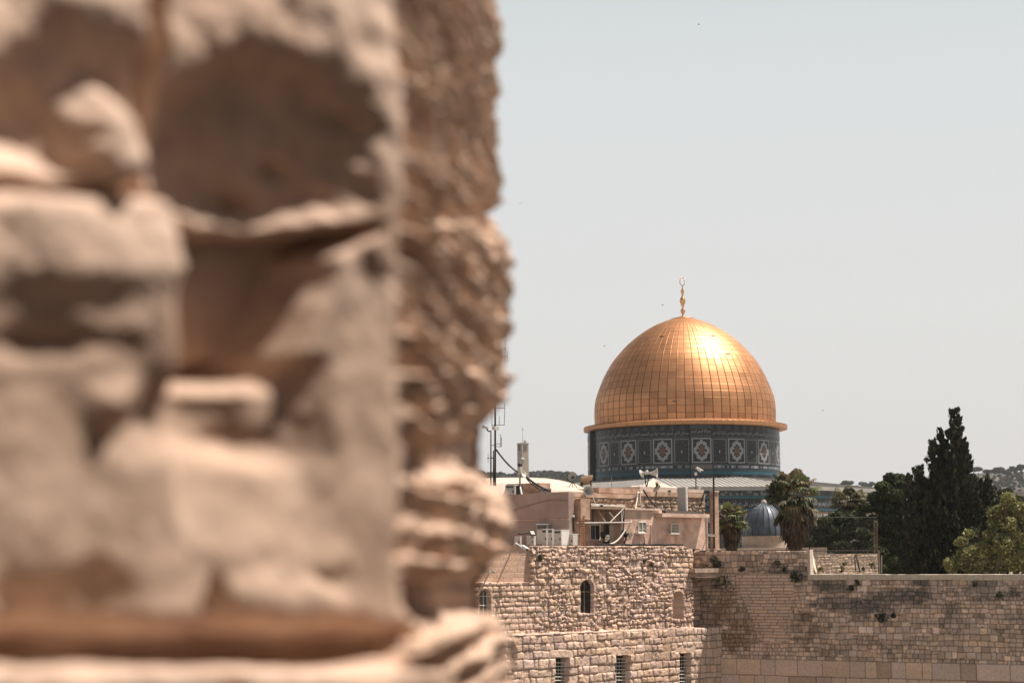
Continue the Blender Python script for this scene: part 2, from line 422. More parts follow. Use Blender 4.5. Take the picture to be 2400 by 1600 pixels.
# ------------------------------------------------------------------ foreground: broken end of an old wall
def foreground_wall():
    Cc = np.array([qx(942, 800)*3.8, 3.8]); t1 = np.array([.58, .815]); t1 /= np.linalg.norm(t1)
    A = Cc-t1*1.1; F = np.array([qx(1168, 800)*6.5, 6.5]); Bk = F+np.array([-1.1, .55])
    segs = [(A, Cc, 220), (Cc, F, 230), (F, Bk, 26)]
    pts = []; par = []; nrm = []
    for k, (a, b, n) in enumerate(segs):
        d = (b-a)/np.linalg.norm(b-a); nn = np.array([d[1], -d[0]])
        for i in range(n):
            t = i/n; pts.append(a+(b-a)*t); par.append(k+t); nrm.append(nn)
    pts = np.array(pts); par = np.array(par); nrm = np.array(nrm)
    # soften the arrises
    for it in range(6):
        nrm[1:-1] = (nrm[:-2]+nrm[1:-1]*2+nrm[2:])/4
    nrm /= np.linalg.norm(nrm, axis=1)[:, None]
    z = np.concatenate([np.arange(E-1.6, E-.62, .05), np.arange(E-.62, E+2.05, .006), np.arange(E+2.05, E+2.7, .05)])
    nx, nz = len(pts), len(z)
    PXY = np.broadcast_to(pts[None], (nz, nx, 2)); ZZ = np.broadcast_to(z[:, None], (nz, nx))
    base = np.concatenate([PXY, ZZ[..., None]], -1)
    px, py = project(base.reshape(-1, 3)); U = px.reshape(nz, nx)*.98; Vv = py.reshape(nz, nx)*.98
    T = np.broadcast_to(par[None], (nz, nx))
    s = np.concatenate([[0], np.cumsum(np.linalg.norm(np.diff(pts, axis=0), axis=1))]); S = np.broadcast_to(s[None], (nz, nx))
    wu = (fbm(S*9, ZZ*9, 3, 1)-.5)*90; wv = (fbm(S*9, ZZ*9, 3, 2)-.5)*80
    u = U+wu; v = Vv+wv
    G = lambda cu, cv, ru, rv, p=1.0: np.exp(-(((u-cu)/ru)**2+((v-cv)/rv)**2)**p)
    ui = U+wu*.35; vi = Vv+wv*.35
    def Bx(u0, u1, v0, v1, sf=14):
        return sstep(u0-sf, u0+sf, ui)*(1-sstep(u1-sf, u1+sf, ui))*sstep(v0-sf, v0+sf, vi)*(1-sstep(v1-sf, v1+sf, vi))
    rough = (fbm(S*9, ZZ*10, 4, 21, .42)-.5)*.034
    fine = (fbm(S*60, ZZ*60, 3, 25)-.5)*.003
    H = rough*1.0+fine
    H = H-.10*Bx(340, 380, -600, 445, 9)                               # upright joint
    jy = 432+sstep(300, 620, U)*110
    H = H-.05*np.exp(-((vi-jy)/19)**4)*(1-sstep(690, 760, U))            # bed joint
    ramp = lambda v0, v1: np.clip((vi-v0)/(v1-v0), 0, 1)
    A_h = G(150, 225, 215, 170, 2.6)*(U < 348)
    H = H-A_h*(.035+.05*ramp(70, 400))+.105*G(238, 318, 66, 105, 1.6)*(U < 345)-.03*G(60, 270, 60, 55)
    Bh = G(585, 335, 238, 212, 3.2)*sstep(372, 390, U)
    H = H-Bh*(.055+.085*ramp(110, 520))+.012*G(640, 380, 110, 60)*Bh
    H = H-.03*G(630, 440, 28, 22)-.03*G(725, 395, 25, 25)+.025*G(870, 300, 60, 260, 2)
    H = H+.022*Bx(-400, 398, 455, 850, 40)+.014*G(180, 620, 300, 190, 1.3)+(fbm(S*7+3, ZZ*7, 3, 27)-.5)*.03*Bx(-400, 420, 640, 1300, 60)
    H = H-.035*G(80, 800, 150, 45)+.03*G(340, 740, 70, 60)
    rb = 760-sstep(600, 860, vi)*75+sstep(600, 520, vi)*90
    Dm = sstep(395, 425, ui)*(1-sstep(rb-18, rb+18, ui))*sstep(505, 540, vi)*(1-sstep(815, 905, v*.6+vi*.4))
    H = H*(1-.9*Dm)-Dm*(.14+.060*ramp(540, 860))
    H = H-.13*sstep(395, 450, ui)*(1-sstep(690, 790, ui))*sstep(800, 860, vi)*(1-ramp(860, 1260))
    Fm = G(455, 960, 200, 88, 1.6); H = H-Fm*(.03+.045*ramp(880, 1050))-.05*G(600, 1020, 84, 48, 1.5)+.05*G(240, 935, 55, 45)+.015*G(560, 890, 90, 26)
    Gm = G(165, 1385, 170, 82, 1.8); H = H-Gm*(.035+.055*ramp(1300, 1460))-.06*G(505, 1390, 32, 75, 1.8)+.045*G(650, 1390, 130, 85, 1.8)-.03*G(730, 1330, 70, 22)
    H = H-.04*sstep(1395, 1450, vi)*(1-sstep(800, 900, U))
    H = H-.06*np.exp(-((vi-1492+sstep(500, 900, U)*18)/36)**4)
    Bt = sstep(1525, 1548, vi)*(Bx(-500, 425, 1500, 3000, 12)+Bx(470, 1200, 1500, 3000, 12))
    H = H+.14*Bt
    H = H*(1-.50*sstep(610, 720, Vv)*(1-sstep(1420, 1480, Vv))*(1-Dm))
    Hf = H
    # reveal: deeply bedded, eroded stone
    vv = Vv+(fbm(S*3, ZZ*5, 3, 31)-.5)*30
    def saw(fr, seed, amp):
        ph = ZZ*fr+(fbm(S*.4, ZZ*2.6, 3, seed)-.5)*fr*.10+(fbm(S*3.0, ZZ*9, 3, seed+1)-.5)*.42+(fbm(S*10, ZZ*26, 2, seed+3)-.5)*.35
        i = np.floor(ph); f = ph-i
        sh = np.where(f < .88, f/.88, (1-f)/.12)
        return sh*amp*(.25+1.5*vn(S*1.5, i*7.7, seed+2))
    led = saw(13, 141, .042)+saw(31, 151, .014)-.035+(fbm(S*7, ZZ*26, 4, 39)-.5)*.034+(fbm(S*2.2, ZZ*12, 3, 40)-.5)*.02+(fbm(S*1.1, ZZ*4, 3, 35)-.5)*.04
    tt = np.clip(T-1, 0, 1)
    ov = np.array([-400, 0, 60, 108, 140, 200, 260, 330, 430, 470, 490, 515, 560, 600, 650, 700, 740, 800, 850, 900, 940, 985, 1020, 1075, 1098, 1140, 1195, 1255, 1290, 1330, 1400, 1416, 1440, 1500, 1580, 2200])
    ox = np.array([1148, 1145, 1150, 1160, 1140, 1148, 1139, 1138, 1148, 1146, 1118, 1132, 1170, 1184, 1174, 1168, 1174, 1150, 1162, 1168, 1132, 1095, 1085, 1084, 1105, 1158, 1184, 1160, 1112, 1082, 1080, 1130, 1155, 1166, 1170, 1170.])
    outl = np.interp(vv, ov, ox)
    wgt = sstep(.25, 1.0, tt)
    Hr = led*(1-.35*wgt)+(outl-1142)*(6.5/4576)*wgt
    rec = (np.exp(-((vv-1050)/46)**4)*.07+np.exp(-((vv-1368)/44)**4)*.10)*(1-wgt)*sstep(0, .12, tt)
    sm = np.clip(np.exp(-((vv-1050)/46)**4)+np.exp(-((vv-1368)/46)**4), 0, 1)
    Hr = Hr*(1-.8*sm*(1-wgt))-led*(1-.35*wgt)*.75*sm*wgt-rec
    Hr = Hr-.02*np.exp(-((vv-500)/17)**4)*(1-wgt)
    k = sstep(.985, 1.03, T)
    Hh = Hf*(1-k)+Hr*k+.0*T
    Hh = Hh-.012*np.exp(-((T-1)/.015)**2)
    Hh = Hh+(np.abs(T-2) < .04)*0
    V = base.copy(); V[..., 0] += nrm[None, :, 0]*Hh; V[..., 1] += nrm[None, :, 1]*Hh
    b0 = np.array([.61, .45, .355])
    tn = .82+.36*fbm(S*5, ZZ*5, 4, 51)
    col = b0[None, None]*tn[..., None]
    orange = sstep(.5, .7, fbm(S*3+4, ZZ*3, 3, 55))[..., None]
    col = col*(1-orange*.25)+col*np.array([1.04, .88, .78])*orange*.25
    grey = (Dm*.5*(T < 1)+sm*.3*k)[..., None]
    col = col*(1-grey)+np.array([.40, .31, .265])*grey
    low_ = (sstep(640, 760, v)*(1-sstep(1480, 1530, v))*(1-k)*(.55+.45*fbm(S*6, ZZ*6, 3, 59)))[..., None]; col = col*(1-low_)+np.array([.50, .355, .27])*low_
    lich = (sstep(.62, .72, fbm(S*12, ZZ*12, 3, 57))*.10)[..., None]
    col = col*(1-lich)+np.array([.26, .19, .14])*lich
    kk = k[..., None]; col = col*(1-kk)+col*np.array([.90, .86, .82])*kk
    Vf = V.reshape(-1, 3); F4 = grid_faces(nz, nx)
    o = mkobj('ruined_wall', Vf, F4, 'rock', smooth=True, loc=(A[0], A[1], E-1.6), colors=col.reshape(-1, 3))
    tag(o, 'rough weathered limestone wall end filling the left side, out of focus and very near', 'wall')
    # body of the wall behind the worked faces
    mb = MB(); q = lambda p, dx=0, dy=0: (p[0]+dx, p[1]+dy)
    A2 = A-np.array([.815, -.58])*.27; C2 = Cc+np.array([-.27, .14]); F2 = F+np.array([-.24, -.12]); B2 = Bk+np.array([0, -.2])
    mb.prism([q(A2), q(C2), q(F2), q(B2), (A[0]-1.6, A[1]+1.6), (A[0]-.6, A[1]+.2)], E-1.597, E+2.55)
    b = mb.build('wall_core', 'plaster_tan'); b.parent = o; b.matrix_parent_inverse = Matrix.Translation((-A[0], -A[1], -(E-1.6)))
    b.matrix_parent_inverse = Matrix.Identity(4)
    for vtx in b.data.vertices: vtx.co -= Vector((A[0], A[1], E-1.6))
foreground_wall()

# ------------------------------------------------------------------ left facade (rubble, arched windows)
def arch_mask(PX, PY, cx, y0, y1, wd):
    r = wd/2; x = np.abs(PX-cx)
    spring = y0+r*1.25
    top = (PY > y0)*((x/r)**2+(np.clip(spring-PY, 0, None)/(r*1.25))**2 < 1)
    return top*(PY < y1)*(x < r)
def gy(PX, a, b):
    return a[1]+(b[1]-a[1])*(PX-a[0])/(b[0]-a[0])
AWIN = [(1135, 1380, 1456, 27), (1374.5, 1358, 1436, 32), (1588, 1386, 1450, 25)]
RWIN = [(1292, 1325, 1541), (1434, 1468, 1535), (1584, 1611, 1530)]
def facade():
    sL = (onB(905, 1450)-CC).dot(TB); ds = .036
    S1 = np.arange(sL, .6, ds); z1 = np.arange(E-9.2, E+1.25, ds)
    S, ZZ = np.meshgrid(S1, z1)
    base = np.stack([CC.x+TB.x*S, CC.y+TB.y*S, ZZ], -1)
    px, py = project(base.reshape(-1, 3)); PX = px.reshape(S.shape); PY = py.reshape(S.shape)
    jx = (fbm(S*1.5, ZZ*1.5, 3, 61)-.5)
    rA = stone(S, ZZ, Masonry(sL-1, 2, E-10, E+3, (.15, .26), (.15, .42), 71), .04, .015, (.10, .04), .13, .13, 3.0, 71, .035, 6)
    rB = stone(S, ZZ, Masonry(sL-1, 2, E-10, E+3, (.24, .38), (.2, .58), 75), .04, .014, (.075, .03), .14, .12, 2.2, 75, .05, 6)
    rm = fbm(S*.8+3, ZZ*1.1, 3, 76) > .47+.10*(PY < 1330)
    rub = tuple(np.where(rm, q, p) for p, q in zip(rA, rB))
    low = stone(S, ZZ, Masonry(sL-1, 2, E-10, E+3, (.32, .54), (.34, .95), 72), .035, .015, (.06, .035), .08, .07, 1.8, 72, .03, 6)
    ash = stone(S, ZZ, Masonry(sL-1, 2, E-10, E+3, (.28, .30), (.5, .8), 73), .02, .01, (.012, .02), .012, .01, 1.5, 73, .006, 6)
    mid = stone(S, ZZ, Masonry(sL-1, 2, E-10, E+3, (.24, .34), (.3, .7), 74), .035, .015, (.06, .04), .06, .03, 1.5, 74, .02, 6)
    ledge = gy(PX, (1252, 1484), (1637, 1469))+jx*6
    mL = sstep(-1.5, 1.5, PY-ledge)*sstep(1196, 1204, PX+jx*30)
    mLl = (PY-ledge > 0)*(PX < 1200)
    mA = (PX+jx*22 < 1244)*(PY < 1364.5)
    # the strip at the right edge and courses round the arched windows are better squared
    mM = np.clip(sstep(1548, 1556, PX+jx*40)*(PY > 1305)*(PY < 1375)+(PX < 1262)*(PY > 1366)*1.0+mLl, 0, 1)*(1-mL)
    def mix(i):
        return rub[i]*(1-mL)*(1-mM)+low[i]*mL+mid[i]*mM*(1-mL)
    H = mix(0); J = mix(1); r2 = np.where(mL > .5, low[3], np.where(mM > .5, mid[3], rub[3])); r3 = np.where(mL > .5, low[4], rub[4])
    H = np.where(mA, ash[0]-.22, H); J = np.where(mA, ash[1]*.5, J); r2 = np.where(mA, .5+(ash[3]-.5)*.35, r2)
    H = H+mL*.22
    H = H-.06*sstep(.62, .72, fbm(S*1.1, ZZ*1.1, 3, 77))*(1-mL)*(1-mA)
    # lintels
    sm = np.zeros_like(H)
    for x0, x1, yt in RWIN:
        l = sstep(x0-11, x0-9, PX)*(1-sstep(x1+9, x1+11, PX))*sstep(yt-19+jx*4, yt-17+jx*4, PY)*(1-sstep(yt-2, yt, PY)); sm = np.maximum(sm, l)
    for cx, y0, y1, wd in AWIN:
        a = arch_mask(PX, PY, cx, y0-6, y1+1, wd+11); sm = np.maximum(sm, a*.55)
    H = H*(1-sm)+(sm*(.05+.22*(PY > 1465)+(fbm(S*5, ZZ*5, 3, 79)-.5)*.05)); J = J*(1-sm); r2 = r2*(1-sm)+.62*sm
    hole = np.zeros_like(H)
    for cx, y0, y1, wd in AWIN: hole = np.maximum(hole, arch_mask(PX, PY, cx, y0, y1, wd))
    for x0, x1, yt in RWIN: hole = np.maximum(hole, (PX > x0)*(PX < x1)*(PY > yt))
    nich = arch_mask(PX, PY, *AWIN[2])
    H = np.where(hole > 0, -.55, H); H = np.where(nich > 0, -.55, H)
    J = J*(1-hole)
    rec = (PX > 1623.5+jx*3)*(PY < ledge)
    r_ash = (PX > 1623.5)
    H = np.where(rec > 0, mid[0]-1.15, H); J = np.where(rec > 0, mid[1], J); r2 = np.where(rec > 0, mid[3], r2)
    base_c = np.array([.62, .435, .34])
    col = tone(base_c, r2, r3, .24, .09)
    col = np.where(mA[..., None] > 0, col*np.array([.93, .88, .84]), col)
    pale = (sstep(.5, .66, fbm(S*.5, ZZ*.6, 4, 81))*mL*.35)[..., None]; col = col*(1-pale)+np.array([.66, .53, .43])*pale
    brn = (sstep(.5, .68, fbm(S*.45+9, ZZ*.5, 4, 83))*.45)[..., None]; col = col*(1-brn*.5)+np.array([.40, .26, .18])*brn*.5
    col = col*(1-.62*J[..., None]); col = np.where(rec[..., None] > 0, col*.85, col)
    # flat top
    topY = np.where(PX < 1246, 1276.5, np.where(PX < 1600, 1279+jx*4, 1279+np.clip(PX-1600, 0, 30)*.35+jx*4)); topY = np.where(PX > 1632, 1331.0, topY)
    above = PY < topY
    zt = ZZ-(topY-PY)*(base[..., 1]/4576)
    H = np.where(above, H*0-np.clip((topY-PY)*.06, 0, 1.2), H); Zf = np.where(above, zt, ZZ)
    V = np.stack([base[..., 0]+NB.x*H, base[..., 1]+NB.y*H, Zf], -1)
    loc = (CC.x+TB.x*sL, CC.y+TB.y*sL, 0)
    t = Thing('stone_house', 'rubble stone house front with arched windows and barred openings below a pink rooftop terrace', 'building', loc)
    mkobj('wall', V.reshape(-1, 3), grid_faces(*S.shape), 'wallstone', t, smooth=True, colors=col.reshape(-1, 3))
    # building volume behind, with terrace roof
    a = CC+TB*sL-NB*1.25; b = CC+TB*.5-NB*1.35
    mb = MB(); mb.prism([a, b, b-NB*7.4, a-NB*9], 0, E+.80); mb.build('terrace_roof', 'plaster_tan', t)
    mb = MB(); a1 = CC+TB*sL+NB*.05; b1 = CC-TB*.4+NB*.05; mb.prism([a1, b1, b1-NB*1.2, a1-NB*1.2], 0, E-9.15); mb.build('lower_wall', 'wallstone_plain', t)
    # windows
    for k, (cx, y0, y1, wd) in enumerate(AWIN[:2]):
        fr = MB(); off = .20
        r = wd/2; pts = []
        for i in range(15):
            th = math.pi*i/14; pts.append((cx-r*math.cos(th), y0+r*1.25-r*1.25*math.sin(th)))
        pts = [(cx-r, y1)]+pts+[(cx+r, y1)]
        W3 = [onB(x, y, off) for x, y in pts]
        pane = MB(); pane.add([p for p in W3]+[p-NB*.04 for p in W3], [tuple(range(len(W3)))[::-1], tuple(range(len(W3), 2*len(W3)))])
        wo = MB()
        for xx in ([cx-2.5, cx+6] if k == 0 else [cx-5.5]): wo.tube(onB(xx, y1, off-.05), onB(xx, y0+5, off-.05), .022)
        for yy in ([y0+16, y0+38] if k == 0 else [y0+28]): wo.tube(onB(cx-r, yy, off-.05), onB(cx+r, yy, off-.05), .022)
        wo.poly([p+NB*.03 for p in W3], .035)
        f = wo.build('window', 'whitebar' if k == 0 else 'rawwood', t)
        pane.build('pane', 'glassgrey' if k == 0 else 'glassdark', (t, f))
    for k, (x0, x1, yt) in enumerate(RWIN):
        f = MB(); off = .12; yb = 1625
        ww = (x1-x0)
        for xx in (x0+ww*.12, x0+ww*.30, x0+ww*.5, x0+ww*.7, x0+ww*.88):
            f.tube(onB(xx, yb, off), onB(xx, yt+6, off), .035 if xx in () else .028)
        for xx in (x0+ww*.3, x0+ww*.7): f.frame_box(onB(xx, (yt+8+yb)/2, off+.05), TB, NB, Z, .035, .02, 1.0)
        g = f.build('window', 'greymetal', t)
        bars = MB()
        for i in range(12):
            yy = yt+8+i*8.3+ (0 if k else 3)
            bars.tube(onB(x0-.5, yy, .02), onB(x1+.5, yy, .02), .022)
        bars.build('grille', 'whitebar', (t, g))
        pane = MB(); a = onB(x0-1, yb, off+.12); b = onB(x1+1, yb, off+.12); zt_ = onB(x0, yt-2, off+.12).z
        pane.add([a, b, (b.x, b.y, zt_), (a.x, a.y, zt_)], [(0, 1, 2, 3)]); pane.build('pane', 'glassdark', (t, g))
M['wallstone_plain'] = mat('coursed_limestone', (.42, .31, .24), .9, var=.3, scale=2, bump=.05, bscale=4)
facade()

# ------------------------------------------------------------------ the long wall on the right
def long_wall():
    ds = .036
    S1 = np.arange(-1.7, 31.0, ds); z1 = np.arange(E-8.8, E+1.1, ds)
    S, ZZ = np.meshgrid(S1, z1)
    base = np.stack([CC.x+TW.x*S, CC.y+TW.y*S, ZZ], -1)
    px, py = project(base.reshape(-1, 3)); PX = px.reshape(S.shape); PY = py.reshape(S.shape)
    jx = (fbm(S*1.2, ZZ*1.2, 3, 91)-.5); jx2 = (fbm(S*4, ZZ*4, 3, 92)-.5)
    A_ = (-3, 33)
    mA = stone(S, ZZ, Masonry(*A_, E-10, E+3, (.27, .40), (.24, .66), 101), .035, .015, (.04, .03), .09, .06, 1.6, 101, .035, 4)
    mB = stone(S, ZZ, Masonry(*A_, E-10, E+3, (.19, .29), (.18, .5), 106), .035, .015, (.04, .03), .10, .06, 2.0, 106, .04, 5)
    mm_ = fbm(S*.55+5, ZZ*.9, 3, 107) > .53
    main = tuple(np.where(mm_, q, p) for p, q in zip(mA, mB))
    brick = stone(S, ZZ, Masonry(*A_, E-10, E+3, (.155, .20), (.45, .95), 102), .035, .012, (.04, .02), .03, .02, 1.2, 102, .008, 5)
    smal = stone(S, ZZ, Masonry(*A_, E-10, E+3, (.18, .26), (.18, .4), 103), .035, .015, (.04, .03), .04, .03, 1.5, 103, .015, 5)
    zb = zat(1677, 1541, 115)
    big = stone(S, ZZ, Masonry(*A_, zb-3*.92, zb+.05, (.92, .92), (.55, 1.9), 104), .035, .02, (.03, .03), .05, .02, .8, 104, .015, 3)
    bigm = (ZZ < zb).astype(float)
    lb = gy(PY, (0, 0), (1, 1))
    left = 1727+np.clip(PY-1375, 0, 130)*.42+jx*16; right = 1868-np.clip(PY-1345, 0, 150)*.12+jx*26
    bm = ((PX > left)*(PX < right)*(PY > 1344)*(PY < 1500+jx*20)).astype(float)
    sm = ((PX < 1835+jx*30)*(PY > 1505+jx*4)*(ZZ >= zb)).astype(float)
    sm = sm*(1-bm)
    up = ((PX < 1895)*(PY < 1334)).astype(float)
    def mix(i): return np.where(bigm > .5, big[i], np.where(bm > .5, brick[i], np.where(sm > .5, smal[i], main[i])))
    H = mix(0); J = mix(1); r2 = mix(3); r3 = mix(4)
    H = H-bigm*0+.05*bigm
    base_c = np.array([.62, .455, .36])
    amt = np.where(up > .5, .38, np.where(bigm > .5, .13, np.where(bm > .5, .10, .26)))
    t = 1+(r2-.5)*2*amt
    pick = _h(np.floor(r2*9973), np.floor(r3*7919), 9)*(bm < .5)*(bigm < .5)+.5*((bm > .5)|(bigm > .5))
    t = t*np.where(pick > .84, 1.24, np.where(pick < .18, .74, 1.0))
    hue = (r3-.5)*.20
    col = base_c[None, None]*t[..., None]*np.stack([1+hue*.25, 1-hue*.1, 1-hue], -1)
    # weathering: black patina high up, brown damp stains lower down
    pat = sstep(.40, .62, fbm(S*.55, ZZ*1.6, 5, 111))*(1-bm)
    patw = np.clip((1-sstep(1380, 1500, PY))*sstep(1690, 1900, PX)*.85+.36, 0, 1)*(1-bigm*.7)
    streak = sstep(.45, .75, fbm(S*5, ZZ*.5, 3, 113))
    k = (pat*patw*(.55+.45*r3))[..., None]; col = col*(1-k)+np.array([.125, .115, .10])*k
    k = (streak*(1-sstep(1357, 1385, PY))*(PX > 1895)*.6)[..., None]; col = col*(1-k)+np.array([.13, .12, .105])*k
    def blob(cx, cy, rx, ry): return np.exp(-(((PX+jx*40-cx)/rx)**2+((PY+jx*30-cy)/ry)**2)**1.6)
    br = np.clip(blob(1700, 1440, 34, 68)+blob(1745, 1480, 40, 30)*.8+blob(1705, 1510, 60, 22)*.7, 0, 1)*sstep(.25, .55, fbm(S*2, ZZ*2, 4, 115))
    k = (br*.75)[..., None]; col = col*(1-k)+np.array([.27, .155, .085])*k
    dk = np.clip(blob(1885, 1470, 38, 42)+blob(1930, 1520, 50, 18)*.6, 0, 1)*sstep(.3, .6, fbm(S*2.5, ZZ*2.5, 4, 116))
    k = (dk*.7)[..., None]; col = col*(1-k)+np.array([.13, .085, .055])*k
    bs = (bigm*(big[3] < .30)*.35)[..., None]; col = col*(1-bs)+np.array([.30, .20, .14])*bs
    col = col*(1-.55*J[..., None])
    vein = sstep(.60, .66, fbm(S*3, ZZ*6, 4, 117))*(1-bm)*(1-bigm); H = H-.03*vein
    # coping along the lower length
    cap = ((PX > 1896)*(PY < 1358.5)).astype(float)
    H = np.where(cap > 0, .09+.006*jx2, H)
    cj = (np.abs(((S*1.9+_h(np.floor(S*.7), S*0, 3)*.2) % 1)-.5) > .47)
    col = np.where(cap[..., None] > 0, np.array([.54, .45, .36])*(1-.25*cj[..., None])*(.92+.16*fbm(S*3, ZZ*3, 3, 118))[..., None], col)
    topY = np.where(PX < 1895, 1290.5+jx2*2, 1345.0+jx*1.5)
    above = PY < topY
    zt = ZZ-(topY-PY)*(base[..., 1]/4576)
    H = np.where(above, H-np.clip((topY-PY)*.09, 0, np.where(PX < 1895, .5, 1.0)), H); Zf = np.where(above, zt, ZZ)
    V = np.stack([base[..., 0]+NW.x*H, base[..., 1]+NW.y*H, Zf], -1)
    t_ = Thing('great_wall', 'long ancient wall of huge ashlar below and small patched stones above, shaded, on the right', 'wall', (CC.x, CC.y, 0))
    mkobj('masonry_face', V.reshape(-1, 3), grid_faces(*S.shape), 'wallstone', t_, smooth=True, colors=col.reshape(-1, 3))
    sE = (onW(1895, 1345)-CC).dot(TW)
    a = CC-TW*1.6-NW*.3; b = CC+TW*sE-NW*.3; c = CC+TW*30.9-NW*.3; cc_ = NW*.32
    z_hi = zat(1800, 1291, 113); z_lo = (onW(2000, 1345.2)).z
    mb = MB(); mb.prism([a, b, b-NW*.3, a-NW*.3], 0, z_hi-.02); mb.prism([b-cc_, c-cc_, c-NW*1.2, b-NW*1.2], 0, z_lo-.05)
    mb.build('wall_core', 'wallstone_plain', t_)
    e0 = CC+TW*(sE-.05)+NW*.03
    mb = MB(); mb.prism([e0, e0+TW*.18, e0+TW*.18-NW*.42, e0-NW*.42], z_lo-.3, zat(1898, 1287, 111.6)); mb.build('end_pier', 'roofpale', t_)
    mb = MB(); a = CC-TW*1.6+NW*.03; b = CC-TW*1.6
    f0 = CC+TW*0+NW*.02; mb.prism([f0-TW*1.6, f0+TW*30.8, f0+TW*30.8-NW*.5, f0-TW*1.6-NW*.5], 0, E-8.75); mb.build('lower_courses', 'wallstone_plain', t_)
long_wall()
# bracketed ledge in the corner
t = Thing('corner_ledge', 'small stone ledge bracketed out in the corner where the two walls meet', 'ledge', onB(1650, 1357, -.0))
mb = MB(); boxB(mb, 1629, 1700, 1331, 1341, -.45, 2.2); mb.build('slab', 'wallstone_plain', t)
mb = MB(); boxB(mb, 1632, 1696, 1341.3, 1352, -.38, 2.1); mb.build('corbel_course', 'wallstone_plain', t)
mb = MB(); boxB(mb, 1636, 1690, 1352.3, 1357, -.28, 2.0); mb.build('lower_corbel_course', 'rawwood', t)

# ------------------------------------------------------------------ the shrine with the gilded dome
DY = 250.0
DC = P(1605.5, 1000, DY); DX = DC.x
PXM = DY/FPX                                   # metres per photo pixel at the dome
def text_mesh(body, size=1.0):
    c = bpy.data.curves.new('inscription', 'FONT'); c.body = body; c.size = size; c.extrude = 0.0
    o = bpy.data.objects.new('inscription', c); C.objects.link(o)
    dg = bpy.context.evaluated_depsgraph_get(); dg.update()
    me = bpy.data.meshes.new_from_object(o.evaluated_get(dg))
    V = [tuple(v.co) for v in me.vertices]; F = [tuple(p.vertices) for p in me.polygons]
    bpy.data.objects.remove(o); bpy.data.curves.remove(c); bpy.data.meshes.remove(me)
    return V, F
# joined letter forms (isolated, final, initial, medial) for the inscription bands
FM = {'ا': (0xFE8D, 0xFE8E), 'ب': (0xFE8F, 0xFE90, 0xFE91, 0xFE92), 'ت': (0xFE95, 0xFE96, 0xFE97, 0xFE98), 'ث': (0xFE99, 0xFE9A, 0xFE9B, 0xFE9C),
      'ج': (0xFE9D, 0xFE9E, 0xFE9F, 0xFEA0), 'ح': (0xFEA1, 0xFEA2, 0xFEA3, 0xFEA4), 'خ': (0xFEA5, 0xFEA6, 0xFEA7, 0xFEA8), 'د': (0xFEA9, 0xFEAA), 'ذ': (0xFEAB, 0xFEAC),
      'ر': (0xFEAD, 0xFEAE), 'ز': (0xFEAF, 0xFEB0), 'س': (0xFEB1, 0xFEB2, 0xFEB3, 0xFEB4), 'ش': (0xFEB5, 0xFEB6, 0xFEB7, 0xFEB8), 'ص': (0xFEB9, 0xFEBA, 0xFEBB, 0xFEBC),
      'ض': (0xFEBD, 0xFEBE, 0xFEBF, 0xFEC0), 'ط': (0xFEC1, 0xFEC2, 0xFEC3, 0xFEC4), 'ظ': (0xFEC5, 0xFEC6, 0xFEC7, 0xFEC8), 'ع': (0xFEC9, 0xFECA, 0xFECB, 0xFECC),
      'غ': (0xFECD, 0xFECE, 0xFECF, 0xFED0), 'ف': (0xFED1, 0xFED2, 0xFED3, 0xFED4), 'ق': (0xFED5, 0xFED6, 0xFED7, 0xFED8), 'ك': (0xFED9, 0xFEDA, 0xFEDB, 0xFEDC),
      'ل': (0xFEDD, 0xFEDE, 0xFEDF, 0xFEE0), 'م': (0xFEE1, 0xFEE2, 0xFEE3, 0xFEE4), 'ن': (0xFEE5, 0xFEE6, 0xFEE7, 0xFEE8), 'ه': (0xFEE9, 0xFEEA, 0xFEEB, 0xFEEC),
      'و': (0xFEED, 0xFEEE), 'ي': (0xFEF1, 0xFEF2, 0xFEF3, 0xFEF4), 'ى': (0xFEEF, 0xFEF0), 'ة': (0xFE93, 0xFE94), 'أ': (0xFE83, 0xFE84), 'إ': (0xFE87, 0xFE88), 'آ': (0xFE81, 0xFE82)}
def shape(txt):
    outw = []
    for wd in txt.split(' '):
        r = ''; prev = False
        for i, ch in enumerate(wd):
            f = FM[ch]; nxt = i+1 < len(wd)
            dual = len(f) == 4
            if prev and nxt and dual: r += chr(f[3])
            elif prev: r += chr(f[1])
            elif nxt and dual: r += chr(f[2])
            else: r += chr(f[0])
            prev = dual
        outw.append(r)
    return ' '.join(outw)[::-1]
TXT1 = 'سبحان الذي أسرى بعبده ليلا من المسجد الحرام إلى المسجد الأقصى الذي باركنا حوله لنريه من آياتنا إنه هو السميع البصير'
TXT2 = 'يس والقرآن الحكيم إنك لمن المرسلين على صراط مستقيم تنزيل العزيز الرحيم لتنذر قوما ما أنذر آباؤهم فهم غافلون'.replace('ؤ', 'و')

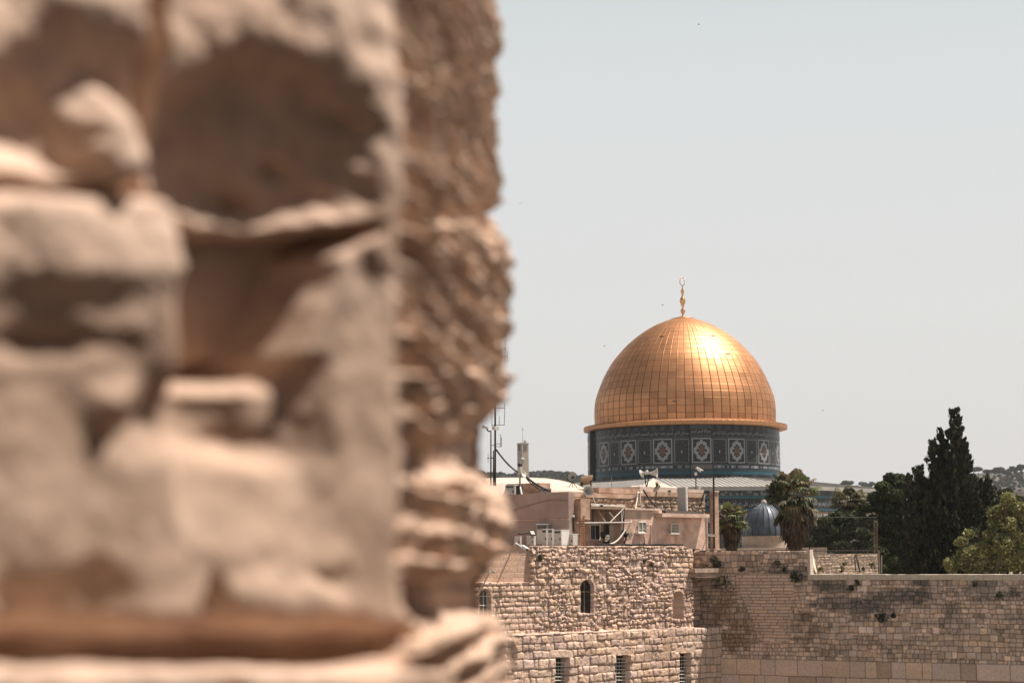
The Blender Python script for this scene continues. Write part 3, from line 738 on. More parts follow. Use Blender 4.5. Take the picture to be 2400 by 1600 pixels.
def shrine():
    t = Thing('domed_shrine', 'octagonal shrine with a great golden dome on a tiled blue drum', 'shrine', (DX, DY, ESP))
    g = 605.0; k = PXM/2.851*1.0
    zb = DC.z+ (1000-998)*PXM
    prof = [(603, 0), (606, 60), (605, 130), (596, 190), (579, 235), (541, 330), (484, 430), (397, 530), (330, 590), (265, 636), (200, 674), (150, 695), (95, 715), (60, 726)]
    hs = np.array([p[1] for p in prof])*k; rs = np.array([p[0] for p in prof])*k
    # smooth profile by arc length, 21 rows of plates
    s = np.concatenate([[0], np.cumsum(np.hypot(np.diff(hs), np.diff(rs)))])
    fine = np.linspace(0, s[-1], 200); rr = np.interp(fine, s, rs); hh = np.interp(fine, s, hs)
    for _ in range(30):
        rr[1:-1] = (rr[:-2]+rr[1:-1]+rr[2:])/3; hh[1:-1] = (hh[:-2]+hh[1:-1]+hh[2:])/3
    NR, NC, sub = 21, 64, 2
    ss = np.linspace(0, s[-1], NR*sub+1); R = np.interp(ss, fine, rr); Hh = np.interp(ss, fine, hh)
    rng = np.random.RandomState(5); V = []; F = []; UVs = []
    jit = rng.uniform(-.009, .009, (NR+1, NC)); n = NC*sub
    for j in range(NR*sub+1):
        for i in range(n):
            a = 2*math.pi*i/n+.02; jr = jit[j//sub, (i//sub) % NC] if (j % sub == 0 and i % sub == 0) else 0
            V.append((DX+(R[j]+jr)*math.cos(a), DY+(R[j]+jr)*math.sin(a), zb+Hh[j]))
    for j in range(NR*sub):
        for i in range(n):
            F.append((j*n+i, j*n+(i+1) % n, (j+1)*n+(i+1) % n, (j+1)*n+i))
            UVs += [(i/sub, j/sub), ((i+1)/sub, j/sub), ((i+1)/sub, (j+1)/sub), (i/sub, (j+1)/sub)]
    F.append(tuple(range(NR*sub*n, (NR*sub+1)*n))); UVs += [(0, 0)]*n
    d = mkobj('dome', V, F, 'gold', t, smooth=True)
    uvl = d.data.uv_layers.new(name='UVMap'); uvl.data.foreach_set('uv', np.array(UVs, dtype=np.float32).ravel())
    ztop = zb+Hh[-1]
    # plates standing a little open, as dark slots
    for a, hgt in ((-118, 566), (-62, 566), (-101, 118), (-58, 440)):
        mb = MB()
        aa = math.radians(a); h0 = hgt*k; r0 = float(np.interp(h0, hh, rr))
        c = Vector((DX+r0*math.cos(aa), DY+r0*math.sin(aa), zb+h0)); nn = Vector((math.cos(aa), math.sin(aa), .3)).normalized(); tt = Vector((-math.sin(aa), math.cos(aa), 0))
        mb.frame_box(c, tt, nn, nn.cross(tt), .28, .05, .06)
        mb.build('roof_hatch', 'louvre', t)
    mb = MB(); mb.lathe([(80*k, -.10), (82*k, -.03), (40*k, .16), (16*k, .30)], (DX, DY, ztop-.05), n=32); cp = mb.build('dome_cap', 'goldplain', t, smooth=True)
    # finial
    f = MB(); z0 = ztop+.15; pp = [(19, 0), (12, 10), (6, 18), (9, 26), (17, 40), (17, 44), (8, 56), (6, 64), (13, 84), (21, 103), (21, 108), (15, 122), (8, 130), (6, 140), (9, 152), (13, 162), (12, 167), (5, 178), (4, 188), (3, 200)]
    f.lathe([(r*k*1.0, h*k*1.10) for r, h in pp], (DX, DY, z0-.1), n=16); f.build('finial', 'finial', t, smooth=True)
    cr = MB(); pts = []
    zc = z0+(220+26)*k-.1
    for i in range(25):
        th = -math.pi/2+2*math.pi*i/24; pts.append(Vector((DX+math.cos(th)*17*k, DY+math.cos(th)*2*k, zc+math.sin(th)*27*k)))
    cr.poly(pts, .05, 6); cr.build('finial_ring', 'finial', t, smooth=True)
    # gilded cornice
    rc = 13.0; mb = MB(); mb.lathe([(11.3, .22), (rc-.3, -.08), (rc, -.18), (rc, -.62), (rc-.35, -.72), (rc-1.2, -.66)], (DX, DY, zb), n=48, cap=False)
    for i in range(96):
        a = 2*math.pi*i/96; c = Vector((math.cos(a), math.sin(a), 0)); q = Vector((-math.sin(a), math.cos(a), 0))
        mb.frame_box(Vector((DX, DY, zb-.06))+c*(rc-.42), (c-Z*.2).normalized(), q, Z, .42, .035, .035)
    mb.build('cornice', 'goldplain', t)
    # drum: rings of glazed tile. zones given as photo rows on the near face
    Rw = 11.95; Yn = DY-Rw
    zr = lambda y: zat(1605, y, Yn)
    top = zb-.6
    def ring(name, r, y0, y1, fn, mats, na=128, nz=1, a0=0, a1=360, parent=t):
        z0_, z1_ = zr(y1), (top if y0 is None else zr(y0)); V = []; F = []; mi = []
        for j in range(nz+1):
            for i in range(na+1):
                a = math.radians(a0+(a1-a0)*i/na); V.append((DX+r*math.cos(a), DY+r*math.sin(a), z0_+(z1_-z0_)*j/nz))
        for j in range(nz):
            for i in range(na): F.append((j*(na+1)+i, j*(na+1)+i+1, (j+1)*(na+1)+i+1, (j+1)*(na+1)+i)); mi.append(fn(i, j))
        return mkobj(name, V, F, mats, parent, midx=mi)
    rg = random.Random(3)
    ring('drum_wall', Rw, None, 1136, lambda i, j: 0, ['tile_slate'], 128, 1)
    ring('upper_band', Rw+.03, None, 1006, lambda i, j: (i//2) % 2, ['tile_dark', 'tile_slate'], 256, 1)
    ib = ring('inscription_band', Rw+.04, 1006.5, 1022, lambda i, j: 0, ['tile_dark'], 128, 1)
    ring('border_band', Rw+.05, 1090, 1096, lambda i, j: rg.choice((0, 0, 1, 2)), ['tile_mid', 'tile_dark', 'tile_white'], 256, 1)
    ring('border_band', Rw+.05, 1083, 1086.5, lambda i, j: rg.choice((0, 1)), ['tile_slate', 'tile_dark'], 256, 1)
    ring('turquoise_band', Rw+.08, 1099, 1100.5, lambda i, j: 0, ['tile_turq'], 128, 1)
    ring('turquoise_band', Rw+.10, 1104, 1111, lambda i, j: 0, ['tile_turq'], 128, 1)
    ring('base_band', Rw+.10, 1111.3, 1136, lambda i, j: rg.choice((0, 0, 1)), ['tile_dark', 'tile_slate'], 200, 4)
    def bend_text(body, r, zc_, hgt, aspan0, aspan1, reps, parent, name):
        V, F = text_mesh(body, 1.0); V = np.array(V)
        x0, x1 = V[:, 0].min(), V[:, 0].max(); y0, y1 = V[:, 1].min(), V[:, 1].max()
        VV = []; FF = []
        for q in range(reps):
            A0 = aspan0+(aspan1-aspan0)*q/reps; A1 = aspan0+(aspan1-aspan0)*(q+.97)/reps
            a = np.radians(A0+(A1-A0)*(V[:, 0]-x0)/(x1-x0)); z = zc_+((V[:, 1]-y0)/(y1-y0)-.5)*hgt
            b = len(VV); VV += list(zip(DX+r*np.cos(a), DY+r*np.sin(a), z)); FF += [tuple(b+i for i in f_) for f_ in F]
        return mkobj(name, VV, FF, 'tile_white', parent)
    zi = (zr(1006.5)+zr(1022))/2
    bend_text(shape(TXT1), Rw+.09, zi, abs(zr(1006.5)-zr(1022))*.98, 180, 360, 2, (t, ib), 'lettering')
    A4 = -86.0
    # tiled panels and lattice windows
    def cells(name, r, ac, wid, y0, y1, nx, ny, fn, mats, parent=t):
        h = math.degrees(wid/2/r)
        return ring(name, r, y0, y1, fn, mats, nx, ny, ac-h, ac+h, parent)
    def panel_fn(nx, ny):
        def fn(i, j):
            u = abs((i+.5)/nx*2-1); v = abs((j+.5)/ny*2-1)
            if u > 1-2.0/nx or v > 1-2.0/ny: return 0
            if u > 1-4.0/nx or v > 1-4.0/ny: return 2
            dd = math.floor(u*6)/6*1.15+math.floor(v*8)/8*1.05
            if dd < .33: return 3
            if dd < .50: return 1
            if dd < .92: return 0 if (i+j) % 3 else 4
            return 1
        return fn
    def win_fn(nx, ny):
        def fn(i, j):
            u = abs((i+.5)/nx*2-1); v = (j+.5)/ny
            if u > .82 or v > .96 or v < .04: return 0
            if u > .66 or v > .90 or v < .10: return 1
            if u < .12 and .42 < v < .52: return 3
            if (u/.6)**2+((v-.45)/.38)**2 < 1: return 2 if (i+j) % 2 else 1
            return 1 if (i*7+j*3) % 5 else 4
        return fn
    for q in range(16):
        ac = A4+22.5*q; pier = q % 4 == 0
        if not (-178 < ((ac+90+180) % 360-180)-0 < 178): continue
        vis = abs((ac+90+180) % 360-180) < 88
        if not vis: continue
        r = 12.52 if pier else Rw+.05
        if pier:
            mb = MB(); h = math.radians(6.2); a = math.radians(ac)
            poly = [(DX+rr_*math.cos(a+s_*h), DY+rr_*math.sin(a+s_*h)) for rr_, s_ in ((12.48, -1), (12.48, 0), (12.48, 1), (11.8, 1), (11.8, -1))]
            mb.prism(poly, zr(1136), top); pr = mb.build('pier', 'tile_slate', t)
            cells('turquoise_band', 12.53, ac, 2.6, 1104, 1111, 6, 1, lambda i, j: 0, ['tile_turq'], (t, pr))
            cells('border_band', 12.53, ac, 2.6, 1089, 1099, 22, 2, lambda i, j: (0, 1)[i % 2], ['tile_mid', 'tile_brown'], (t, pr))
            V_ = cells('inscription_band', 12.53, ac, 2.6, 1006, 1018, 6, 1, lambda i, j: 0, ['tile_dark'], (t, pr))
            bend_text(shape('بسم الله الرحمن الرحيم'), 12.56, (zr(1006)+zr(1018))/2, abs(zr(1006)-zr(1018))*.95, ac-5.6, ac+5.6, 1, (t, pr), 'lettering')
        cells('tile_panel', r, ac, 2.4, 1027, 1084.5, 21, 29, panel_fn(21, 29), ['tile_white', 'tile_dark', 'tile_slate', 'tile_brown', 'tile_mid'])
    for q in range(16):
        ac = A4+11.25+22.5*q
        if abs((ac+90+180) % 360-180) > 84: continue
        cells('lattice_window', Rw+.045, ac, 1.85, 1028, 1084, 13, 27, win_fn(13, 27), ['tile_mid', 'tile_dark', 'tile_green', 'tile_white', 'tile_brown'])
    # lower octagon
    va = [math.radians(A4+22.5+45*i) for i in range(8)]; Ro = 27.0
    ov = [(DX+Ro*math.cos(a), DY+Ro*math.sin(a)) for a in va]
    ze = zat(1700, 1141, 226.5); zrf = zr(1120)+.0
    zrt = zr(1117)
    rfm = MB()
    for i in range(8):
        a, b = va[i], va[(i+1) % 8]
        def pt(a_, r_, z_): return (DX+r_*math.cos(a_), DY+r_*math.sin(a_), z_)
        rfm.add([pt(a, Ro+.05, ze), pt(b, Ro+.05, ze), pt(b, Rw-.3, zrt), pt(a, Rw-.3, zrt)], [(0, 1, 2, 3)])
    ro = rfm.build('lower_roof', 'leadroof', t)
    sm = MB()
    for i in range(8):
        a, b = va[i], va[(i+1) % 8]
        pa = Vector((DX+Ro*math.cos(a), DY+Ro*math.sin(a), 0)); pb = Vector((DX+Ro*math.cos(b), DY+Ro*math.sin(b), 0))
        ed = (pb-pa); L = ed.length; ed = ed.normalized(); nn = Vector((ed.y, -ed.x, 0)); cen = Vector((DX, DY, 0))
        if nn.dot(pa-cen) < 0: nn = -nn
        ap = (pa-cen).dot(nn); mid = (pa+pb)/2
        if nn.y > .3: continue
        nseam = 34
        for j in range(nseam+1):
            u = (j/nseam-.5)*L; lim = math.tan(math.radians(22.5)); rad1 = max(abs(u)/lim, Rw+.0)
            if rad1 > ap: rad1 = ap
            if rad1 < Rw: rad1 = Rw
            rout = ap
            zf = lambda r_: ze+(ap-r_)/(ap-Rw*math.cos(math.radians(22.5)))*(zrt-ze)
            p0 = cen+nn*rout+ed*u; p1 = cen+nn*min(rad1, ap-.01)+ed*u; p0.z = zf(rout)+.03; p1.z = zf(rad1)+.03
            if (p1-p0).length > .1: sm.tube(p0, p1, .05, n=4)
    sm.build('roof_seams', 'leadroof', (t, ro))
    ev = MB()
    pol = [(DX+(Ro+.45)*math.cos(a), DY+(Ro+.45)*math.sin(a)) for a in va]
    ev.prism(pol, ze-.45, ze-.004); ev.build('eaves', 'leadroof', t)
    # walls with tile bands
    def wallband(name, off, d0, d1, fn, mats, nx, nz=1, parent=t):
        V = []; F = []; mi = []
        for i in range(8):
            a, b = va[i], va[(i+1) % 8]; mx_ = math.sin(a+math.pi/8)
            if mx_ > .3: continue
            for j in range(nz+1):
                for k_ in range(nx+1):
                    x = DX+(Ro+off)*(math.cos(a)*(1-k_/nx)+math.cos(b)*k_/nx); y = DY+(Ro+off)*(math.sin(a)*(1-k_/nx)+math.sin(b)*k_/nx)
                    V.append((x, y, ze-d1+(d1-d0)*j/nz))
            bs = len(V)-(nz+1)*(nx+1)
            for j in range(nz):
                for k_ in range(nx): F.append((bs+j*(nx+1)+k_, bs+j*(nx+1)+k_+1, bs+(j+1)*(nx+1)+k_+1, bs+(j+1)*(nx+1)+k_)); mi.append(fn(k_, j))
        return mkobj(name, V, F, mats, parent, midx=mi)
    wb = MB(); wb.prism(ov, ESP, ze-.45); wb.build('octagon_wall', 'tile_slate', t)
    rg2 = random.Random(8)
    wallband('frieze', .03, .5, 1.0, lambda i, j: rg2.choice((0, 0, 1, 2)), ['tile_slate', 'tile_mid', 'tile_dark'], 80, 2)
    wallband('blue_band', .05, 1.05, 1.35, lambda i, j: 0, ['tile_turq'], 2)
    ib2 = wallband('inscription_band', .04, 1.4, 2.5, lambda i, j: 0, ['tile_dark'], 2)
    wallband('blue_band', .05, 2.55, 2.75, lambda i, j: 0, ['tile_turq'], 2)
    wallband('niche_band', .04, 2.9, 4.3, lambda i, j: 0 if (i % 8 in (1, 2, 3, 4, 5, 6) and 0 < j < 5) else 1, ['tile_white', 'tile_brown'], 120, 6)
    wallband('turquoise_band', .05, 4.7, 5.2, lambda i, j: (0, 1)[(i//2) % 2], ['tile_turq', 'tile_mid'], 60)
    wallband('niche_band', .04, 5.5, 6.8, lambda i, j: rg2.choice((0, 0, 1, 2)), ['tile_slate', 'tile_mid', 'tile_brown'], 90, 4)
    V, F = text_mesh(shape(TXT2), 1.0); V = np.array(V); x0, x1 = V[:, 0].min(), V[:, 0].max(); y0, y1 = V[:, 1].min(), V[:, 1].max()
    VV = []; FF = []
    for i in range(8):
        a, b = va[i], va[(i+1) % 8]
        if math.sin(a+math.pi/8) > .3: continue
        f_ = .02+.96*(V[:, 0]-x0)/(x1-x0)
        x = DX+(Ro+.09)*(math.cos(a)*(1-f_)+math.cos(b)*f_); y = DY+(Ro+.09)*(math.sin(a)*(1-f_)+math.sin(b)*f_); z = ze-1.95+((V[:, 1]-y0)/(y1-y0)-.5)*1.05
        bs = len(VV); VV += list(zip(x, y, z)); FF += [tuple(bs+q for q in ff) for ff in F]
    mkobj('lettering', VV, FF, 'tile_white', (t, ib2))
shrine()

# ------------------------------------------------------------------ small lead dome
def small_dome():
    Y = 150.0; c = P(1792, 1256, Y); k = Y/FPX
    t = Thing('small_domed_kiosk', 'small ribbed grey lead dome on a low cream drum behind the palm', 'domed building', (c.x, Y, ESP))
    prof = [(51, 0), (50.5, 14), (48, 28), (43, 41), (36, 53), (27, 63), (17, 70.5), (8, 75), (2, 77)]
    n = 88; V = []; F = []
    for r, h in prof:
        for i in range(n):
            ph = i % 4; rr = r*k*(1+(.016 if ph == 0 else 0)); a = 2*math.pi*i/n
            V.append((c.x+rr*math.cos(a), Y+rr*math.sin(a), c.z+h*k))
    for j in range(len(prof)-1):
        for i in range(n): F.append((j*n+i, j*n+(i+1) % n, (j+1)*n+(i+1) % n, (j+1)*n+i))
    mkobj('dome', V, F, 'lead', t, smooth=True)
    mb = MB()
    for i in range(0, n, 4):
        a = 2*math.pi*i/n; mb.poly([Vector((c.x+r*k*1.02*math.cos(a), Y+r*k*1.02*math.sin(a), c.z+h*k)) for r, h in prof], .035, 5)
    mb.build('ribs', 'lead', t)
    mb = MB(); mb.lathe([(0.02, -.12), (5*k, -.1), (6.5*k, 3*k), (6*k, 7*k), (3*k, 11*k), (.5*k, 13*k)], (c.x, Y, c.z+75*k), n=12); mb.build('finial', 'cream', t, smooth=True)
    mb = MB(); mb.lathe([(53*k, -29*k), (53*k, -2.2*k), (56*k, -2*k), (56*k, -.1*k), (50*k, 0)], c, n=44)
    mb.lathe([(78*k, (-(1290-1256))*k-4), (78*k, -27*k), (54*k, -26.5*k)], c, n=8); mb.build('drum', 'plaster_cream', t)
M['plaster_cream'] = mat('cream_plaster', (.42, .34, .27), .9, var=.15, scale=2, col2=(.36, .28, .22))
small_dome()
mb = MB(); p = P(1790, 1290, 138)
mb.prism([(p.x-6, 134), (p.x+3.5, 132), (p.x+3.5, 137), (p.x-6, 139)], ESP, zat(1800, 1284, 136)); o = mb.build('cistern_roof', 'roofpale', loc=(p.x, 136, ESP))
tag(o, 'low pale masonry roof slab below the small grey dome', 'roof')

# ------------------------------------------------------------------ far church tower
def tower():
    Y = 1500.0; k = Y/FPX; c = P(1226, 1110, Y)
    zb = 60; zt_ = zat(1226, 1040, Y)
    t = Thing('church_tower', 'distant slender stone bell tower with a cross rising over the hill', 'tower', (c.x, Y, zb))
    mb = MB(); W = 9.6*k
    ax = Vector((math.cos(.6), math.sin(.6), 0)); ay = Vector((-math.sin(.6), math.cos(.6), 0))
    mb.frame_box((c.x, Y, (zb+zt_)/2), ax, ay, Z, W, W, (zt_-zb)/2); mb.build('shaft', 'towerstone', t)
    mb = MB(); mb.frame_box((c.x, Y, zt_+1.0*k), ax, ay, Z, W*1.06, W*1.06, 1.0*k); mb.build('cornice', 'towerstone', t)
    for s_ in (ax*-1, ay*-1, ax):
        mb = MB(); tq = s_.cross(Z); mb.frame_box(Vector((c.x, Y, zt_-9*k))+s_*(W+.05), tq, s_, Z, W*.45, .25, 7*k); mb.build('bell_opening', 'louvre', t)
    mb = MB(); m_ = Vector((c.x, Y, zt_))-ax*W*.1-ay*W*.1
    mb.tube(m_, m_+Z*(40*k), .55*k, .3*k); mb.frame_box(m_+Z*34*k, Vector((1, 0, 0)), Vector((0, 1, 0)), Z, 3.4*k, .3*k, .45*k); mb.build('cross', 'greymetal', t)
    mb = MB(); q = Vector((c.x, Y, zt_+2*k))+ax*W*.5-ay*W*.2; mb.lathe([(3*k, 0), (3*k, 4*k), (3.6*k, 4.5*k), (2*k, 7*k)], q, n=8); mb.build('turret', 'towerstone', t)
M['towerstone'] = mat('pale_tower_stone', (.40, .31, .24), .9, var=.08, scale=.1)
tower()

# ------------------------------------------------------------------ rooftop houses behind the left facade
def YB(px, off=0): return onB(px, 1250, off).y
TZ = E+.80                                    # terrace level
def rooftops():
    # shaded mauve wall (receding) with its sunlit return
    t = Thing('mauve_house', 'long mauve plastered rooftop house wall in shade with a sagging cable along it', 'building', P(1333, 1277, 107))
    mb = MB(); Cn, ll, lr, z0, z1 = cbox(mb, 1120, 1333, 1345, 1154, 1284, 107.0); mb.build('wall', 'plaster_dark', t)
    mb = MB(); a = Cn+NW*.04; n = 24; pts = []
    for i in range(n+1):
        u = i/n; pts.append(a-TW*ll*.88*(1-u)+Z*(zat(1333, 1172, 107)-.10-.35*math.sin(u*6.0)*.5-.25*(1-u)))
    mb.poly(pts, .022, 5); mb.build('wall_cable', 'rawwood', t)
    zj = zat(1333, 1216, 107); mb = MB(); mb.frame_box(Cn-TW*ll*.5+NW*.02+Z*zj, TW, NW, Z, ll*.5, .03, .03); mb.build('string_course', 'plaster_tan', t)
    # taller masonry block behind (rubble parapet, coping)
    t = Thing('rubble_block', 'rubble rooftop block with bright coping behind the pink house', 'building', onB(1480, 1270, 3.5))
    mb = MB(); boxB(mb, 1334, 1652, 1157, 1284, 3.4, 6.0)
    # face as small stones
    sL = (onB(1334, 1170, 3.35)-CC).dot(TB); sR = (onB(1652, 1170, 3.35)-CC).dot(TB)
    S1 = np.arange(sL, sR, .06); z1 = np.arange(TZ, zat(1500, 1160, YB(1500, 3.35)), .05); S, ZZ = np.meshgrid(S1, z1)
    r = stone(S, ZZ, Masonry(sL-1, sR+1, TZ-1, TZ+6, (.16, .28), (.16, .45), 301), .04, .02, (.10, .05), .12, .08, 2.5, 301, .04, 5)
    O0 = CC-NB*3.36; V = np.stack([O0.x+TB.x*S+NB.x*r[0], O0.y+TB.y*S+NB.y*r[0], ZZ], -1)
    col = tone(np.array([.42, .30, .22]), r[3], r[4], .3, .08)*(1-.5*r[1][..., None])
    plst = sstep(.48, .54, fbm(S*.7, ZZ*.9, 4, 303))[..., None]; col = col*(1-plst)+np.array([.40, .27, .19])*plst
    V[..., 0] -= NB.x*(r[0]*.8)*plst[..., 0]; V[..., 1] -= NB.y*(r[0]*.8)*plst[..., 0]
    mb.build('core_wall', 'plaster_tan', t)
    mkobj('rubble_face', V.reshape(-1, 3), grid_faces(*S.shape), 'wallstone', t, smooth=True, colors=col.reshape(-1, 3))
    mb = MB(); boxB(mb, 1333, 1500, 1156, 1166, 3.22, .5); boxB(mb, 1500, 1653, 1153, 1164, 3.22, .5); mb.build('wall_band', 'plaster_tan', t)
    mb = MB(); boxB(mb, 1500, 1586, 1141, 1153, 3.3, 5.2); boxB(mb, 1613, 1650, 1146.5, 1154, 3.3, 4.0); mb.build('coping', 'roofpale', t)
    mb = MB(); boxB(mb, 1404, 1500, 1143.5, 1156, 3.3, .6); mb.build('roof_parapet', 'plaster_tan', t)
    # tent-shaped roof
    pk = P(1531.5, 1119.5, 127); b = [P(1474, 1142, 121), P(1590, 1145, 122), P(1600, 1140, 134), P(1482, 1138, 133)]
    rg = random.Random(4); V = [tuple(pk)]; F = []; ring_ = []
    for i in range(4):
        p, q = b[i], b[(i+1) % 4]
        for j in range(6):
            u = j/6; w_ = p.lerp(q, u); ring_.append(w_)
    m_ = len(ring_); lv = 5
    for l in range(1, lv+1):
        for w_ in ring_:
            x = pk.lerp(w_, l/lv); x.z += (rg.random()-.5)*.10*(l < lv)-.25*math.sin(math.pi*l/lv); V.append(tuple(x))
    for i in range(m_): F.append((0, 1+i, 1+(i+1) % m_))
    for l in range(lv-1):
        for i in range(m_): F.append((1+l*m_+i, 1+(l+1)*m_+i, 1+(l+1)*m_+(i+1) % m_, 1+l*m_+(i+1) % m_))
    k0 = len(V); 
    for w_ in ring_: V.append((w_.x, w_.y, TZ+1))
    for i in range(m_): F.append((1+(lv-1)*m_+i, k0+i, k0+(i+1) % m_, 1+(lv-1)*m_+(i+1) % m_))
    mkobj('tent_roof', V, F, 'roofpale', t)
    # low vault with bright rendered roof on the left
    t = Thing('vaulted_roof_house', 'bright low vaulted roof sloping down from the hillside trees to the mauve wall', 'building', P(1260, 1160, 118))
    prof = [(1100, 1121), (1180, 1118.5), (1246, 1118.5), (1280, 1120), (1313, 1124.5), (1350, 1134), (1372, 1144), (1410, 1148), (1450, 1149)]
    V = []; F = []; n = len(prof); rows = [(0, 0), (.25, -1.2), (.5, -3.2), (.75, -6.5), (1, -10.5)]
    yf = np.interp([p[0] for p in prof], [1100, 1200, 1270, 1360, 1450], [1128, 1134, 1147, 1152, 1155])
    for u, _ in rows:
        for (x, y), y2 in zip(prof, yf): V.append(tuple(P(x, y+(y2-y)*u**1.3, 124-9.5*u+(x-1250)*.012)))
    for j in range(len(rows)-1):
        for i in range(n-1): F.append((j*n+i, (j+1)*n+i, (j+1)*n+i+1, j*n+i+1))
    b0 = len(V)
    for i in range(n): v = V[(len(rows)-1)*n+i]; V.append((v[0], v[1], TZ))
    for i in range(n): v = V[i]; V.append((v[0], v[1], TZ))
    for i in range(n-1): F.append(((len(rows)-1)*n+i, b0+i, b0+i+1, (len(rows)-1)*n+i+1)); F.append((i, i+1, b0+n+i+1, b0+n+i))
    mkobj('vaulted_roof', V, F, 'roofpale', t, smooth=True)
    mb = MB(); cbox(mb, 1140, 1264, 1290, 1131, 1165, 112.5); mb.build('front_wall', 'plaster_tan', t)
    mb = MB(); mb.prism([P(1265, 1145, 112.2), P(1292, 1145, 113), P(1292, 1145, 113.5), P(1265, 1145, 112.7)], zat(1265, 1157, 112), zat(1265, 1143, 112)); mb.build('dark_opening', 'louvre', t)
    # pink house at the front
    t = Thing('pink_house', 'sunlit pink plastered rooftop house with two small barred windows and a thick eave', 'building', onB(1560, 1290, 1.2))
    mb = MB(); a, b, z0, z1 = boxB(mb, 1463, 1552, 1193, 1285, 1.2, 2.0); boxB(mb, 1551.7, 1659, 1211, 1294, 1.2, 3.6); mb.build('wall', 'plaster', t)
    mb = MB(); boxB(mb, 1552, 1663, 1203, 1211.6, .65, 4.2); mb.build('eave_slab', 'plaster', t)
    mb = MB(); boxB(mb, 1560, 1648, 1197, 1203, 1.6, 2.5); mb.build('roof_membrane', 'louvre', t)
    mb = MB(); boxB(mb, 1535, 1548, 1190.5, 1196, 1.1, 1.8); boxB(mb, 1463, 1535, 1191.3, 1194.5, 1.05, .5); mb.build('coping', 'roofpale', t)
    for (x0, x1, y0, y1, st) in ((1496.5, 1514.5, 1223, 1247, 0), (1573, 1591.5, 1227, 1248, 1)):
        mb = MB(); boxB(mb, x0, x1, y0, y1, 1.17, .02); pane = mb
        fr = MB()
        o = 1.1 if st == 0 else .95
        for x in ((x0, (x0+x1)/2, x1) if st == 0 else (x0, x1)): fr.tube(onB(x, y0, o), onB(x, y1, o), .035)
        for y in (y0, y1): fr.tube(onB(x0, y, o), onB(x1, y, o), .035)
        w_ = fr.build('window', 'whitebar', t)
        pane.build('pane', 'glassdark' if st == 0 else 'glassgrey', (t, w_))
        br = MB()
        for i in range(1, 8): x = x0+(x1-x0)*i/8; br.tube(onB(x, y0, o+.04), onB(x, y1, o+.04), .014)
        for i in range(1, 3): y = y0+(y1-y0)*i/3; br.tube(onB(x0, y, o+.04), onB(x1, y, o+.04), .014)
        br.build('grille', 'whitebar', (t, w_))
        sl = MB(); boxB(sl, x0-.6, x1+1, y1+.6, y1+3.2, .9, .3); sl.build('sill', 'white', (t, w_))
    mb = MB(); mb.poly([onB(1516, 1231, 1.1), onB(1520, 1229, .95), onB(1525, 1229, .95), onB(1526, 1233, .95)], .05); mb.tube(onB(1526, 1232, .95), onB(1526, 1278, .95), .055); mb.build('drainpipe', 'plaster', t)
    # recessed porch between the mauve wall and the pink house
    t = Thing('porch_house', 'recessed rooftop porch with a glazed door, a cream door leaf and a ragged canopy', 'building', onB(1420, 1275, 2.0))
    mb = MB(); boxB(mb, 1384, 1463, 1190, 1284, 2.5, 1.0); mb.build('back_wall', 'plaster_tan', t)
    mb = MB(); boxB(mb, 1334, 1361, 1166, 1284, 1.3, 1.6); boxB(mb, 1361, 1383, 1168, 1217, .9, 2.0); boxB(mb, 1361, 1384, 1217.3, 1284, 2.0, 1.2); mb.build('side_wall', 'plaster_tan', t)
    mb = MB(); boxB(mb, 1385, 1466, 1188, 1192.5, 1.0, 2.2); mb.build('canopy', 'rawwood', t)
    mb = MB(); boxB(mb, 1384, 1409, 1228, 1266, 2.42, .04); dfr = mb.build('glazed_door', 'whitebar', t)
    for x0, x1 in ((1387, 1394.5), (1397.5, 1405)):
        mb = MB(); boxB(mb, x0, x1, 1231, 1263, 2.36, .03); mb.build('pane', 'glassdark', (t, dfr))
    mb = MB(); boxB(mb, 1430, 1454, 1229, 1276, 2.0, .08); mb.build('door_leaf', 'cream', t)
    mb = MB(); boxB(mb, 1421, 1429, 1229, 1280, 2.3, .1); mb.build('dark_doorway', 'louvre', t)
    for x in (1390, 1455, 1462): mb = MB(); mb.tube(onB(x, 1226, 1.1), onB(x, 1190, 1.1), .045); mb.build('canopy_post', 'darkmetal', t)
    mb = MB(); mb.tube(onB(1352, 1225, .9), onB(1479, 1223.5, .9), .035); mb.tube(onB(1431, 1222, 1.0), onB(1461, 1192, 1.0), .03); mb.tube(onB(1428, 1200, 1.05), onB(1442, 1218, 1.05), .03)
    mb.build('canopy_truss', 'cream', t)
    # dark cable-trunk lying along the parapet
    mb = MB(); pts = [onB(1400+i*10, 1276.3+math.sin(i*1.7)*.7, .45) for i in range(0, 21)]; mb.poly(pts, .06)
    o = mb.build('roof_cable', 'black', loc=pts[0]); tag(o, 'thick black cable lying along the top of the rubble facade', 'cable')
    # tan chimney pillar
    t = Thing('roof_pillar', 'tall narrow tan masonry pillar at the right end of the pink house', 'pillar', onB(1674, 1290, 2.6))
    mb = MB(); cbox(mb, 1664.5, 1672, 1685, 1152, 1290, YB(1672, 2.4)); mb.build('shaft', 'plaster_tan', t)
    mb = MB(); cbox(mb, 1663.5, 1672, 1686, 1149.5, 1152, YB(1672, 2.35)); mb.build('cap', 'roofpale', t)
    # wooden awning on the left skyline
    t = Thing('roof_awning', 'small tan board awning on the skyline beside the big drum', 'awning', P(1374, 1138, 125))
    mb = MB(); mb.frame_box(P(1374, 1125, 125), Vector((1, .2, .12)).normalized(), Vector((-.1, 1, -.5)).normalized(), Vector((0, .4, 1)).normalized(), .38, .5, .07); mb.build('board_roof', 'rawwood', t)
    for x in (1364, 1385): mb = MB(); mb.tube(P(x, 1150, 125), P(x, 1124, 125), .05); mb.build('post', 'darkmetal', t)
rooftops()

